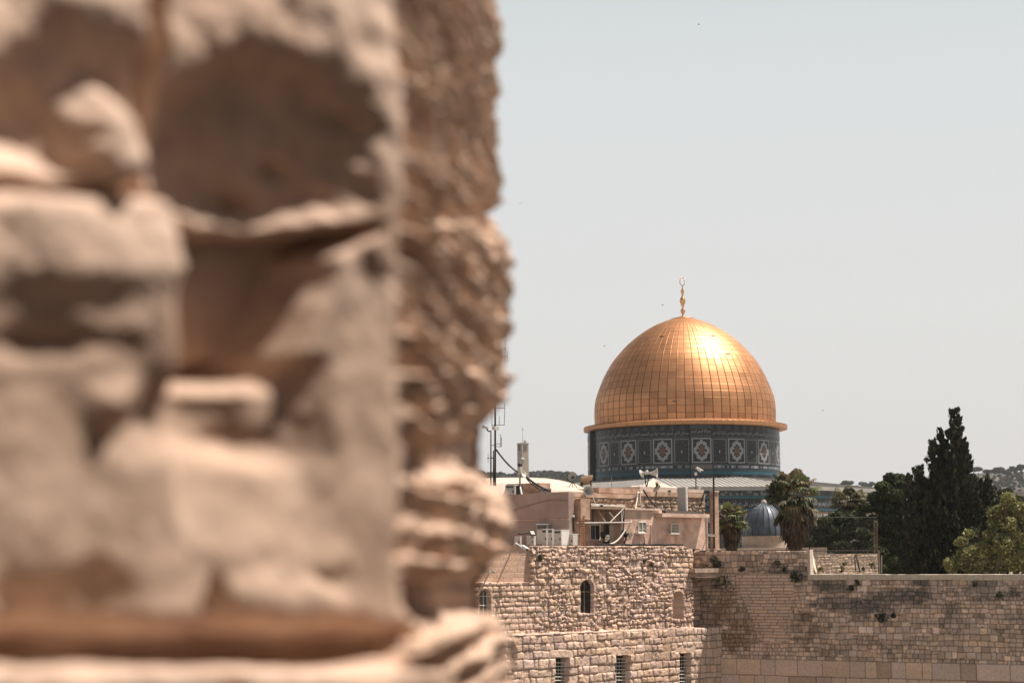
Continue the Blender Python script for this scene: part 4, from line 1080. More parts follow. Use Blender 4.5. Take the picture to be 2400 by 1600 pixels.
# ------------------------------------------------------------------ rooftop equipment
def cabinet(label, pxL, pxC, pxR, yt, yb, Yc, m='cream', vent=True, name='utility_cabinet', grp='utility cabinets on the roof terrace', cat='cabinet'):
    Cn = P(pxC, yb, Yc); t = Thing(name, label, cat, (Cn.x, Cn.y, TZ), grp)
    mb = MB(); Cn, ll, lr, z0, z1 = cbox(mb, pxL, pxC, pxR, yt, yb, Yc, dr=None if pxR > pxC+1 else .5)
    mb.build('body', m, t); h = z1-z0
    mb = MB(); mb.frame_box(Cn-TW*ll*.5+NW*.015+Z*(z0+h*.40), TW, NW, Z, ll*.42, .015, h*.34); d = mb.build('door', 'cream', t)
    mb = MB(); mb.frame_box(Cn-TW*ll*.14+NW*.05+Z*(z0+h*.40), TW, NW, Z, .025, .02, .05); mb.build('handle', 'darkmetal', (t, d))
    if vent:
        mb = MB(); mb.frame_box(Cn-TW*ll*.5+NW*.02+Z*(z0+h*.88), TW, NW, Z, ll*.36, .02, h*.075); mb.build('vent', 'louvre', t)
    mb = MB(); mb.frame_box(Cn-TW*ll*.5+TB*lr*.5+Z*(z1+.02), TW, TB, Z, ll*.52, lr*.52, .02); mb.build('lid', 'white', t)
    return t
Yc0 = YB(1300, 1.0)
cabinet('narrow white cabinet, leftmost of the row of four on the terrace', 1270, 1281.5, 1283, 1240, 1277, Yc0-.4, 'white')
cabinet('narrow white cabinet, second in the row on the terrace', 1284, 1295.5, 1297, 1240, 1277, Yc0, 'white')
cabinet('wide white cabinet with a dark vent and bright long side, third in the row', 1298, 1316, 1334, 1242, 1277, Yc0+.5, 'white')
cabinet('low grey flat topped cabinet at the right end of the row, beside the ladder', 1327, 1343, 1358, 1252, 1277, Yc0+.9, 'cream', False)
cabinet('small bright white box standing behind the low grey cabinet', 1340, 1346, 1356, 1241, 1277, Yc0+2.2, 'white', False)
cabinet('tall dull grey panel cabinet standing behind the row on its left', 1257, 1284, 1290, 1228, 1277, Yc0+1.6, 'greymetal')
cabinet('low brown grey box at the left, under the black framed panel', 1234, 1251, 1256, 1257, 1277, YB(1250, 1.0), 'cream', False)
cabinet('low cream box half hidden at the very left edge of the terrace', 1206, 1219, 1223, 1258, 1277, YB(1220, 1.4), 'cream', False)
cabinet('pale air conditioner unit on the upper roof under the antenna mast', 1184, 1206, 1214, 1137, 1161, 110.8, 'cream', True, 'air_conditioner', None, 'air conditioner')
# tall plain cabinet on the pink house
t = Thing('tall_roof_cabinet', 'tall plain grey white metal cabinet standing on the roof of the pink house', 'cabinet', P(1608, 1197, YB(1608, 2.0)))
mb = MB(); Cn, ll, lr, z0, z1 = cbox(mb, 1588, 1608.5, 1611.5, 1142.5, 1196.5, YB(1608, 1.9)); mb.build('body', 'cabinetgrey', t)
mb = MB(); mb.frame_box(Cn+TB*.02+NW*.02+Z*((z0+z1)/2), TW, TB, Z, .05, .05, (z1-z0)/2+.01); mb.build('lit_edge_strip', 'white', t)  # white strip paints in the sunlit right edge
mb = MB(); mb.frame_box(Cn-TW*ll/2+TB*lr/2+Z*(z1+.03), TW, TB, Z, ll/2+.04, lr/2+.04, .03); mb.build('lid', 'white', t)
for q in (.08, .92): mb = MB(); mb.frame_box(Cn-TW*ll*q+TB*lr*.5+Z*(z0-.1), TW, TB, Z, .05, lr*.45, .12); mb.build('foot', 'darkmetal', t)
# black framed panel
t = Thing('framed_panel', 'small black framed floodlight panel on an arm above the low brown box', 'lamp', P(1247, 1257, YB(1247, 1.0)))
c = P(1247, 1248.5, YB(1247, 1.0)); ax, ay = TB, (NB*.8+Z*.5).normalized(); az = ax.cross(ay)
mb = MB(); mb.frame_box(c, ax, ay, az, .20, .03, .14); mb.build('housing', 'darkmetal', t)
mb = MB(); mb.frame_box(c+ay*.035, ax, ay, az, .15, .006, .10); mb.build('glass', 'cream', t)
mb = MB(); mb.tube(c-ax*.2, P(1215, 1250, YB(1216, 1.1)), .05); mb.tube(c-az*.1, c-Z*.25, .03); mb.build('arm', 'darkmetal', t)
# rusty ladder
t = Thing('rusty_ladder', 'rusty iron ladder leaning beside the cream porch wall', 'ladder', onB(1364, 1277, .8))
for x in (1359.5, 1369): mb = MB(); mb.tube(onB(x, 1277, .75), onB(x, 1208, .85), .035); mb.build('rail', 'rust', t)
for i in range(12): y = 1213+i*5.6; mb = MB(); mb.tube(onB(1359.5, y, .78), onB(1369, y, .78), .022); mb.build('rung', 'rust', t)
# floodlights on the parapet
def floodlight(px, py, Y, r, label, dirn, base):
    t = Thing('floodlight', label, 'floodlight', base, 'round floodlights on the terrace edge')
    c = P(px, py, Y); d = Vector(dirn).normalized()
    mb = MB(); mb.lathe([(.02, -r*1.1), (r*.45, -r*1.0), (r*.8, -r*.45), (r, r*.1), (r*1.03, r*.2)], c, d, 18); mb.build('reflector_shell', 'darkmetal', t, smooth=True)
    mb = MB(); mb.lathe([(r*.96, r*.16), (r*.8, r*.28), (r*.4, r*.38), (.01, r*.4)], c, d, 18, cap=False); mb.build('lens', 'chrome', t, smooth=True)
    mb = MB(); mb.tube(c-d*r*.5, Vector(base), .04); mb.frame_box(c-d*r*1.5+Z*.05, Vector((1, 0, 0)), Vector((0, 1, 0)), Z, .12, .12, .16); mb.build('bracket', 'darkmetal', t)
Yf = YB(1420, .8)
floodlight(1422, 1260, Yf, .22, 'silver round floodlight in front of the dark doorway', (.6, -.6, -.35), P(1416, 1277, Yf))
floodlight(1473, 1257, YB(1473, .6), .24, 'round floodlight at the left corner of the pink wall', (.7, -.5, -.45), P(1462, 1277, YB(1462, .7)))
# horn loudspeakers
def horn(px, py, Y, R_, L, d, label, stand, extra=None):
    c = P(px, py, Y); d = Vector(d).normalized()
    t = Thing('horn_loudspeaker', label, 'loudspeaker', stand, 'horn loudspeakers on the roofs')
    pr = [(R_*.16, -L), (R_*.18, -L*.8), (R_*.3, -L*.5), (R_*.55, -L*.2), (R_*.88, -.02*L), (R_, 0)]
    V = pr+[(R_*.95, -.01), (R_*.8, -L*.06), (R_*.5, -L*.22), (R_*.2, -L*.45)]
    mb = MB(); mb.lathe(V, c, d, 24, cap=True); mb.build('horn', 'hornpaint', t, smooth=True)
    mb = MB(); mb.lathe([(R_*.16, -L*1.3), (R_*.3, -L*1.28), (R_*.3, -L*.95), (R_*.18, -L*.9)], c, d, 14); mb.build('driver', 'cream', t, smooth=True)
    mb = MB(); mb.lathe([(R_*.14, -L*.5), (R_*.14, -L*.16), (.01, -L*.1)], c, d, 10); mb.build('throat', 'greymetal', t, smooth=True)
    mb = MB(); mb.tube(c-d*L*.6, Vector(stand), .035); mb.build('stand', 'darkmetal', t)
    return t
M['hornpaint'] = mat('grey_green_horn_paint', (.36, .36, .33), .5, var=.1)
Yh = YB(1378, 3.0)
horn(1379, 1150, Yh, .30, .55, (.22, -.93, .02), 'round grey loudspeaker horn facing the viewer above the ladder', P(1366, 1166, Yh+.4))
horn(1540, 1108, 119, .30, .75, (.95, -.25, .02), 'flared grey loudspeaker horn pointing right on the tented roof', P(1515.5, 1142, 118.8))
horn(1503.5, 1110, 118.5, .27, .35, (-.85, .45, -.35), 'rounded grey loudspeaker seen from behind, back to back with the flared horn', P(1514.5, 1142, 118.6))
# spun dish lamp on a tripod
c = P(1341, 1117, 119); t = Thing('dish_heater', 'round bowl lamp with dark rim on a tripod above the vaulted roof', 'lamp', P(1343, 1143, 119))
d = Vector((-.35, -.93, .05)).normalized(); r = .30
mb = MB(); mb.lathe([(r*.97, .02), (r*1.05, .03), (r*1.05, -.02), (r*.95, -.03)], c, d, 28, cap=False); mb.build('rim', 'darkmetal', t, smooth=True)
mb = MB(); mb.lathe([(r*.96, 0), (r*.8, -.10), (r*.5, -.18), (.01, -.22)], c, d, 28, cap=False); mb.build('bowl', 'hornpaint', t, smooth=True)
mb = MB(); mb.lathe([(.01, .02), (r*.18, 0), (r*.22, -.12), (r*.1, -.2)], c-Z*.02, d, 14); mb.build('bulb_holder', 'darkmetal', t, smooth=True)
for s_ in (-1, 1, 0): mb = MB(); mb.tube(c-Z*r, P(1343, 1143.5, 119)+Vector((s_*.28, .2*(s_ == 0), 0)), .022); mb.build('leg', 'darkmetal', t)
# satellite dish on mast
c = P(1228, 1108.5, 109.5); t = Thing('satellite_dish', 'pale satellite dish on a dark rooftop mast left of the vaulted roof', 'satellite dish', P(1218, 1161, 109.5))
d = Vector((.75, -.55, .25)).normalized(); r = .25
mb = MB(); mb.lathe([(r, .0), (r*.98, -.02), (r*.7, -.06), (.02, -.09), (.02, -.07), (r*.68, -.045), (r*.95, -.005)], c, d, 24, cap=False); mb.build('dish', 'cream', t, smooth=True)
mb = MB(); mb.tube(c-d*.08, P(1219, 1104, 109.6), .06); mb.tube(P(1218, 1161, 109.6), P(1219, 1090, 109.6), .05); mb.build('mast', 'greymetal', t)
mb = MB(); mb.lathe([(.11, -.05), (.13, .0), (.13, .09), (.1, .12)], P(1218.5, 1091, 109.6), (0, 0, 1), 12); mb.build('mast_collar', 'darkmetal', t)
mb = MB(); mb.frame_box(P(1219, 1100, 109.6), TB, NB, Z, .09, .09, .28); mb.build('receiver_box', 'cream', t)
mb = MB(); mb.frame_box(P(1217, 1149, 109.3), TB, NB, Z, .13, .13, .28); mb.build('battery_box', 'darkmetal', t)
mb = MB(); mb.tube(P(1219, 1140, 109.2), P(1223.5, 1161, 108.9), .05); mb.build('brace', 'white', t)
# round beacon further back
c = P(1224, 1070, 140); t = Thing('dome_beacon', 'small banded round-topped sensor on a thin pole in front of the far tower', 'sensor', P(1224, 1120, 140))
mb = MB(); mb.lathe([(.02, -.1), (.13, -.06), (.15, .1), (.17, .14), (.17, .2), (.12, .3), (.01, .36)], P(1224, 1083, 140), (0, 0, 1), 12); mb.build('sensor', 'hornpaint', t, smooth=True)
mb = MB(); mb.tube(P(1224, 1122, 140), P(1224, 1083, 140), .05); mb.build('pole', 'greymetal', t)
# cctv cameras
def cctv(px, py, Y, L, r, d, label, base, pts, mt='darkmetal', extra=None):
    c = P(px, py, Y); d = Vector(d).normalized()
    t = Thing('security_camera', label, 'camera', base, 'white security cameras')
    mb = MB(); mb.tube(c-d*L/2, c+d*L/2, r, r, 10); s_ = d.cross(Z).normalized(); mb.frame_box(c+d*.04+s_.cross(d)*(r*1.15), d, s_, s_.cross(d), L*.56, r*1.1, .015); mb.build('housing', 'white', t)
    mb = MB(); mb.tube(c+d*L/2, c+d*(L/2+.02), r*.8); mb.build('lens', 'glassdark', t)
    mb = MB(); mb.poly(pts, .035); mb.build('bracket', mt, t)
    return t
Yp = YB(1631, 4.2)
t = cctv(1638, 1100.5, Yp, .40, .075, (.8, -.4, -.5), 'white security camera on top of the dark pole above the coping', P(1631, 1146, Yp), [P(1631, 1146, Yp), P(1631, 1102, Yp), P(1634, 1098, Yp)])
mb = MB(); mb.frame_box(P(1637.5, 1142, Yp-.1), TB, NB, Z, .10, .08, .11); mb.build('junction_box', 'cabinetgrey', t)
mb = MB(); mb.frame_box(P(1631, 1110, Yp), TB, NB, Z, .06, .06, .10); mb.build('pole_box', 'whitebar', t)
b0 = onB(1200, 1280, .05)
cctv(1229, 1284, YB(1229, -.9), .42, .075, (.55, -.65, -.35), 'white security camera on a long arm over the smooth ashlar wall', onB(1205, 1277, .1), [onB(1205, 1277, .1), onB(1208, 1272, -.5), P(1224, 1281.5, YB(1226, -.85))], 'white')
cctv(1152, 1340, YB(1152, -.45), .26, .05, (.9, -.3, -.1), 'small white security camera bracketed on the left ashlar wall', onB(1146, 1342, .2), [onB(1146, 1342, .2), onB(1147, 1340, -.4), P(1150, 1340, YB(1150, -.45))], 'white')
cctv(1667, 1254, YB(1665, .7), .50, .06, (.97, -.1, -.1), 'long white security camera projecting from the right corner of the pink house', onB(1658.5, 1253, 1.2), [onB(1658.5, 1253, 1.2), P(1664, 1253.5, YB(1664, .7))], 'white')
cctv(1138, 1003, 110.5, .34, .06, (-.8, -.3, .35), 'grey lamp head on the short left antenna pole', P(1144, 1010, 110.5), [P(1140, 1004, 110.5), P(1144, 1010, 110.5), P(1150.5, 1010, 110.5)])
# poles and aerials
t = Thing('dark_pole', 'tall thin black pole rising in front of the tan pillar', 'pole', P(1674, 1285, YB(1674, .9)))
mb = MB(); Yq = YB(1674, .9); mb.tube(P(1674, 1285, Yq), P(1672.5, 1120, Yq), .06, .055); mb.build('pole', 'darkmetal', t)
mb = MB(); mb.tube(P(1672.5, 1120, Yq), P(1672.3, 1103, Yq), .02, .012); mb.tube(P(1671, 1118, Yq), P(1674.5, 1118, Yq), .05); mb.build('tip', 'darkmetal', t)
t = Thing('lamp_post', 'short black post with a white cap lamp behind the cabinets', 'lamp post', onB(1343.5, 1245, 1.2))
mb = MB(); mb.tube(onB(1343.5, 1245, 1.2), onB(1343.5, 1212, 1.2), .05); mb.build('post', 'darkmetal', t)
mb = MB(); mb.lathe([(.04, -.02), (.10, .02), (.09, .08), (.02, .12)], onB(1343.5, 1211, 1.2), (0, 0, 1), 12); mb.build('lamp_cap', 'white', t)
t = Thing('roof_aerial', 'thin short aerial on a dark block in front of the lead roof', 'aerial', P(1434, 1154, 115))
mb = MB(); mb.tube(P(1434, 1152, 115), P(1433.5, 1117, 115), .025, .015); mb.build('rod', 'greymetal', t)
mb = MB(); mb.frame_box(P(1435, 1150, 114.9), TB, NB, Z, .10, .1, .13); mb.build('base_block', 'louvre', t)
Ya = 110.5
def aerial(name, label, x, y0, y1, r, arms, base=None):
    t = Thing(name, label, 'antenna mast', P(x, y0, Ya), 'antenna masts on the left roof')
    mb = MB(); mb.tube(P(x, y0, Ya), P(x, y1, Ya), r, r*.7); mb.build('mast', 'darkmetal', t)
    for (xa, xb, y, teeth) in arms:
        mb = MB(); mb.tube(P(xa, y, Ya), P(xb, y, Ya), .016)
        for (xt, ya, yb) in teeth: mb.tube(P(xt, ya, Ya), P(xt, yb, Ya), .014)
        mb.build('antenna_element', 'darkmetal', t)
    return t
t = aerial('antenna_mast', 'tallest dark antenna mast with several whip arrays, rising behind the ruined wall edge', 1160.5, 1138, 815, .06,
       [(1152, 1182, 995.5, [(1170, 975, 995), (1182, 973, 996)]), (1152, 1183, 956, [(1183, 945, 975), (1153, 955, 1000)]), (1158, 1175, 1039.5, [(1173.5, 1017, 1047), (1175, 1024, 1047)]), (1158, 1175, 1046, []),
        (1160, 1190, 835, [(1189, 824, 846), (1184, 780, 850)]), (1160, 1186, 816, [])])
mb = MB(); mb.frame_box(P(1161, 1003, Ya-.1), TB, NB, Z, .17, .1, .10); mb.build('lamp_box', 'cream', t)
aerial('antenna_mast', 'thin antenna mast left of the tallest one, carrying the grey lamp head', 1150.5, 1138, 1009, .045, [(1149, 1160, 1043, []), (1141, 1156, 1073.5, [(1144, 1063, 1084)])])
aerial('antenna_mast', 'shortest thin antenna mast standing between the two others', 1156.5, 1138, 1055, .04, [(1151, 1160, 1072, [])])
# hanging cables
def cable(label, a, b, sag, r=.03, m='black', n=14):
    pts = [a.lerp(b, i/n)-Z*(sag*4*(i/n)*(1-i/n)) for i in range(n+1)]
    mb = MB(); mb.poly(pts, r, 6); o = mb.build('cable', m, loc=a); tag(o, label, 'cable'); return o
cable('thick black cable drooping from the tall antenna mast to the satellite dish mast', P(1163, 1053, Ya), P(1213, 1106, 109.6), .12, .05)
cable('black cable bundle running down from the satellite dish along the vaulted roof', P(1232, 1116, 109.6), P(1290, 1150, 110), .10, .06)
cable('second black cable beside the bundle on the vaulted roof', P(1234, 1121, 109.7), P(1284, 1148, 110.2), .2, .035)
cable('black cable curving from the tented roof down to the pink house eave', P(1508, 1147, YB(1508, 3)), P(1560, 1199, YB(1560, 1.4)), .25, .05)
cable('thin grey cable swinging from the coping to the porch beam', P(1494, 1165, YB(1494, 3)), P(1478, 1222, YB(1478, 1)), .3, .03, 'whitebar')
cable('white hose hanging from the canopy corner to the terrace edge', P(1466, 1240, YB(1466, .7)), P(1430, 1274, YB(1430, .7)), .18, .045, 'whitebar')
cable('thin white wire slung from the big round horn to the porch beam', P(1388, 1160, YB(1388, 2)), P(1419, 1222, YB(1419, 1)), .12, .02, 'whitebar')
for i, (x, l) in enumerate(((1494, 'left pale pipe of the pair bent over the rubble block coping'), (1501, 'right pale pipe of the pair bent over the rubble block coping'))):
    mb = MB(); o_ = 3.0; mb.poly([onB(x+4, 1153, 3.3), onB(x, 1155, o_), onB(x-1, 1172, o_), onB(x-6+i*10, 1188, o_)], .05)
    o = mb.build('conduit_pipe', 'whitebar', loc=onB(x, 1190, o_)); tag(o, l, 'pipe')
cable('black cable hanging beside the tall cabinet on the rubble block', P(1651, 1152, YB(1651, 3)), P(1622, 1192, YB(1622, 3)), .5, .04)
cable('dark wire running along the top of the upper right wall', onW(1640, 1290, -.1), onW(1890, 1288, -.1), .02, .025)

# extra rooftop clutter
rg_ = random.Random(14)
for i, (x, y, off, wd, ht, l) in enumerate(((1395, 1186, 2.6, .9, .10, 'rumpled grey sheet lying on the porch canopy, left piece'), (1425, 1186.5, 2.4, 1.0, .09, 'rumpled grey sheet lying on the porch canopy, right piece'))):
    c_ = onB(x, y, off); nx_, ny_ = 16, 6; V = []; F = []
    for lay in (0, 1):
        for j in range(ny_):
            for k_ in range(nx_):
                h_ = ht*(.5+.8*float(vn(np.array([k_*.7+i*9.]), np.array([j*.8]), 5)[0]))*(0 if lay else 1)
                p_ = c_+TB*((k_/(nx_-1)-.5)*wd*2)-NB*((j/(ny_-1)-.5)*.9)+Z*(h_ if not lay else -.02); V.append(tuple(p_))
    n_ = nx_*ny_
    for lay in (0, 1):
        for j in range(ny_-1):
            for k_ in range(nx_-1):
                a_ = lay*n_+j*nx_+k_; f_ = (a_, a_+1, a_+nx_+1, a_+nx_); F.append(f_ if not lay else f_[::-1])
    for k_ in range(nx_-1): F.append((k_+1, k_, n_+k_, n_+k_+1)); F.append(((ny_-1)*nx_+k_, (ny_-1)*nx_+k_+1, n_+(ny_-1)*nx_+k_+1, n_+(ny_-1)*nx_+k_))
    o = mkobj('roof_sheet', V, F, 'cream', loc=c_); tag(o, l, 'sheet')
cable('thin dark wire crossing the face of the rubble block under its coping', onB(1440, 1170, 3.1), onB(1500, 1160, 3.0), .15, .02)
cable('black cable looping over the right end of the rubble block face', onB(1615, 1186, 3.0), onB(1650, 1158, 3.0), .2, .03)
cable('thin wire hanging beside the cream door leaf of the porch', onB(1456, 1196, 1.0), onB(1459, 1262, 1.0), .02, .03, 'whitebar')
cable('second thin white wire beside the cream door leaf, nearer the pink wall', onB(1461, 1196, 1.0), onB(1455, 1250, 1.0), .03, .022, 'whitebar')
cable('dark wire fixed along the foot of the pink house wall', onB(1470, 1281, 1.1), onB(1640, 1287, 1.1), .03, .025)
cable('thin dark wire between the coping cable and the tented roof plant', onB(1540, 1150, 3.2), onB(1534, 1188, 3.0), .05, .02)

# ------------------------------------------------------------------ vegetation
def leafquads(Pc, size, N=None, rng=None, aspect=1.0, axis=None):
    """two-triangle leaf faces at points Pc with random or given facing"""
    n = len(Pc); a = rng.normal(size=(n, 3)) if axis is None else axis+rng.normal(size=(n, 3))*.35
    a /= np.linalg.norm(a, axis=1)[:, None]; r = rng.normal(size=(n, 3)); b = np.cross(a, r); b /= np.linalg.norm(b, axis=1)[:, None]
    s = size*rng.uniform(.6, 1.3, n)[:, None]
    A = a*s*aspect; B = b*s*.6
    V = np.stack([Pc-A, Pc+B*.9, Pc+A, Pc-B*.9], 1).reshape(-1, 3)
    F = np.arange(n*4).reshape(n, 4); return V, F
def foliage(name, Pc, size, cols, parent, rng, mt='leaf', aspect=1.0, axis=None, kind=None, loc=None):
    V, F = leafquads(Pc, size, None, rng, aspect, axis)
    return mkobj(name, V, F, mt, parent, colors=np.repeat(cols, 4, axis=0), kind=kind, loc=loc)
def limbs(mb, base, top, r, rng, n=7, spread=1.0, r2=.35):
    mb.tube(base, top, r, r*r2, 8)
    for i in range(n):
        u = rng.uniform(.35, .95); p = base.lerp(top, u); a = rng.uniform(0, 6.28)
        q = p+Vector((math.cos(a)*spread, math.sin(a)*spread, spread*rng.uniform(.5, 1.1))); mb.tube(p, q, r*.4*(1.1-u), r*.08, 6)
def clump_crown(rng, clumps, per, jitter=1.0, squash=.75):
    P_ = []; I = []
    for k, (c, r) in enumerate(clumps):
        m = int(per*r*r); d = rng.normal(size=(m, 3)); d /= np.linalg.norm(d, axis=1)[:, None]
        rad = r*rng.uniform(.35, 1.0, m)**.45; p = d*rad[:, None]; p[:, 2] *= squash
        keep = fbm(p[:, 0]*2.2/r+k*3.1+c[0], p[:, 2]*2.2/r+p[:, 1]*1.7/r, 3, k) > .40
        P_.append(p[keep]+np.array(c)); I.append(np.full(keep.sum(), k))
    return np.concatenate(P_), np.concatenate(I)
def vary(rng, I, base, amt=.25, amt2=.3, alt=None, pa=.2):
    n = len(I); b = np.array(base)[None].repeat(n, 0)
    if alt is not None:
        m = rng.random(n) < pa; b[m] = np.array(alt)
    ck = rng.uniform(1-amt, 1+amt, I.max()+1)
    return np.clip(b*(ck[I]*rng.uniform(1-amt2, 1+amt2, n))[:, None], .004, 1)
def tree_from_px(name, label, cat, Y, base, outline, rng, per, leaf, cols, alt=None, group=None, squash=.75, dep=.8, mt='leaf', trunk_r=.22, top=None, axis=None, aspect=1.0, pa=.2, fill=2):
    b = P(base[0], base[1], Y); b.z = min(b.z, ESP)
    b.z = ESP
    t = Thing(name, label, cat, b, group); k = Y/FPX
    cl = []
    full = list(outline)
    for (x, y, r) in outline:
        for q_ in range(fill): full.append((x+rng.uniform(-1, 1)*r, min(y+rng.uniform(-.3, 1.3)*r, 1350), r*rng.uniform(.6, .9)))
    for (x, y, r) in full:
        p = P(x, y, Y+rng.uniform(-dep, dep)*r*k*1.2); cl.append(((p.x, p.y, p.z), r*k))
    Pc, I = clump_crown(rng, cl, per, squash=squash)
    foliage('crown', Pc, leaf, vary(rng, I, cols, alt=alt, pa=pa), t, rng, mt, aspect, axis)
    mb = MB(); tp = Vector(cl[0][0]) if top is None else P(top[0], top[1], Y)
    limbs(mb, Vector((b.x, b.y, b.z)), tp, trunk_r, rng, 4, .6)
    for c, r in cl[::2]: mb.tube(Vector((b.x, b.y, b.z+.8)).lerp(tp, .35), Vector(c), trunk_r*.35, .03, 5)
    mb.build('trunk', 'bark', t); return t

# great cypress: several pointed leaders of up-swept sprays
def cypress(label, Y, basepx, leaders, seed, per=1.0, name='cypress_tree', group=None):
    rng = np.random.RandomState(seed); k = Y/FPX; b = P(basepx, 1320, Y); b.z = ESP
    t = Thing(name, label, 'tree', b, group); PP = []; II = []; ci = 0; AX = []
    tr = MB()
    for (x, y, ybot, w_) in leaders:
        H_ = (1335-y)*k; top = P(x, y, Y); yy = Y+rng.uniform(-.6, .6); cx = top.x
        tr.tube((b.x*.5+cx*.5, yy, ESP), (cx, yy, top.z-.4), .14, .02, 6)
        ns = int(230*per*(ybot-y)/300*(w_/60)**.5)
        for s_ in range(ns):
            u = rng.uniform(0, 1)**.75; z = top.z-u*(ybot-y)*k
            R = w_*k*(.05+.95*min(1, u*1.15)**1.05)*(1-.12*max(0, u-.85)/.15); a = rng.uniform(0, 2*math.pi)
            ln_ = rng.uniform(.5, 1.12); rr_ = R*ln_
            p0 = np.array([cx+math.cos(a)*rr_*.9, yy+math.sin(a)*rr_*.9, z])
            d = np.array([math.cos(a)*.6, math.sin(a)*.6, 1.0]); d /= np.linalg.norm(d)
            L = rng.uniform(.35, .8)*(.5+.5*min(1, u*2)); m = int(38*per)
            tt = rng.uniform(0, 1, m); off = rng.normal(size=(m, 3))*(.105*(1-tt*.75))[:, None]
            PP.append(p0+d*L*tt[:, None]+off); II.append(np.full(m, ci)); AX.append(np.repeat(d[None], m, 0)); ci += 1
        # dense heart
        m = int(2600*per*(ybot-y)/300*(w_/60)); u = rng.uniform(.08, 1, m); R = w_*k*.72*np.minimum(1, u*1.1)**1.05; a = rng.uniform(0, 6.283, m); q = np.sqrt(rng.uniform(0, 1, m))
        PP.append(np.stack([cx+np.cos(a)*R*q, yy+np.sin(a)*R*q, top.z-u*(ybot-y)*k], -1)); II.append(np.full(m, ci)); AX.append(np.repeat(np.array([[0, 0, 1.]]), m, 0)); ci += 1
    PP = np.concatenate(PP); II = np.concatenate(II); AX = np.concatenate(AX)
    foliage('crown', PP, .12, vary(rng, II, (.026, .031, .016), .55, .35, alt=(.085, .075, .035), pa=.14), t, rng, 'leafdry', 1.25, AX)
    tr.build('trunk', 'bark', t)
cypress('very tall dark cypress with several pointed leaders, highest tree on the right', 131, 2205,
        [(2234, 958, 1345, 66), (2211, 1008, 1345, 50), (2184, 1034, 1345, 46), (2150, 1086, 1345, 40), (2128, 1112, 1345, 26), (2256, 1040, 1345, 52)], 11)
cypress('shorter blunt dark cypress to the right of the very tall one', 136, 2300, [(2310, 1116, 1345, 34), (2288, 1122, 1345, 30), (2322, 1130, 1345, 22), (2338, 1165, 1345, 22)], 12)

rng = np.random.RandomState(21)
tree_from_px('broadleaf_tree', 'wide dark green layered tree between the background palm and the tall cypress', 'tree', 141, (2075, 1340),
    [(2105, 1122, 20), (2085, 1118, 15), (2125, 1135, 22), (2070, 1140, 20), (2100, 1160, 26), (2055, 1165, 22), (2030, 1185, 20), (2075, 1190, 28), (2120, 1190, 26), (2010, 1205, 18),
     (2045, 1222, 26), (2095, 1230, 30), (2130, 1240, 26), (2000, 1230, 16), (2070, 1262, 28), (2110, 1280, 30), (2135, 1300, 26), (2085, 1312, 26), (2092, 1338, 26), (2118, 1342, 24), (2074, 1334, 20), (2140, 1335, 24)], rng, 5200, .11, (.040, .056, .022), alt=(.13, .145, .06), pa=.3, group=None, squash=.6)
tree_from_px('broadleaf_tree', 'lower dark spreading tree behind the iron railing, right of the big palm', 'tree', 133, (1975, 1330),
    [(1960, 1210, 20), (1935, 1222, 20), (1990, 1218, 22), (1915, 1245, 20), (1950, 1250, 26), (1990, 1250, 26), (2025, 1255, 24), (1895, 1268, 18), (1930, 1275, 26), (1970, 1282, 26), (2010, 1285, 26), (2045, 1290, 20), (1900, 1290, 18), (2050, 1322, 16), (1880, 1278, 10)],
    rng, 5200, .11, (.034, .048, .020), alt=(.12, .135, .05), pa=.3, squash=.6)
tree_from_px('broadleaf_tree', 'sunlit yellow green bushy tree at the right edge above the wall coping', 'tree', 117, (2330, 1345),
    [(2362, 1168, 18), (2378, 1190, 22), (2345, 1200, 22), (2392, 1215, 26), (2355, 1232, 28), (2330, 1222, 16), (2320, 1255, 20), (2380, 1262, 30), (2345, 1275, 30), (2300, 1290, 24), (2270, 1250, 13), (2255, 1268, 14), (2262, 1300, 22), (2240, 1318, 20),
     (2290, 1318, 26), (2330, 1315, 30), (2375, 1310, 34), (2415, 1290, 34), (2420, 1240, 34), (2410, 1190, 24), (2225, 1328, 12)], rng, 3400, .105, (.19, .19, .07), alt=(.42, .40, .19), squash=.85, trunk_r=.18, pa=.35, fill=1)
tree_from_px('broadleaf_tree', 'dark olive tree behind the sunlit bushy tree at the right edge', 'tree', 128, (2350, 1345),
    [(2360, 1155, 14), (2345, 1178, 20), (2385, 1180, 24), (2330, 1195, 16), (2400, 1215, 30), (2350, 1220, 30), (2330, 1250, 24), (2290, 1250, 22), (2280, 1290, 30)], rng, 4500, .10, (.045, .052, .022), alt=(.10, .10, .05), squash=.8)

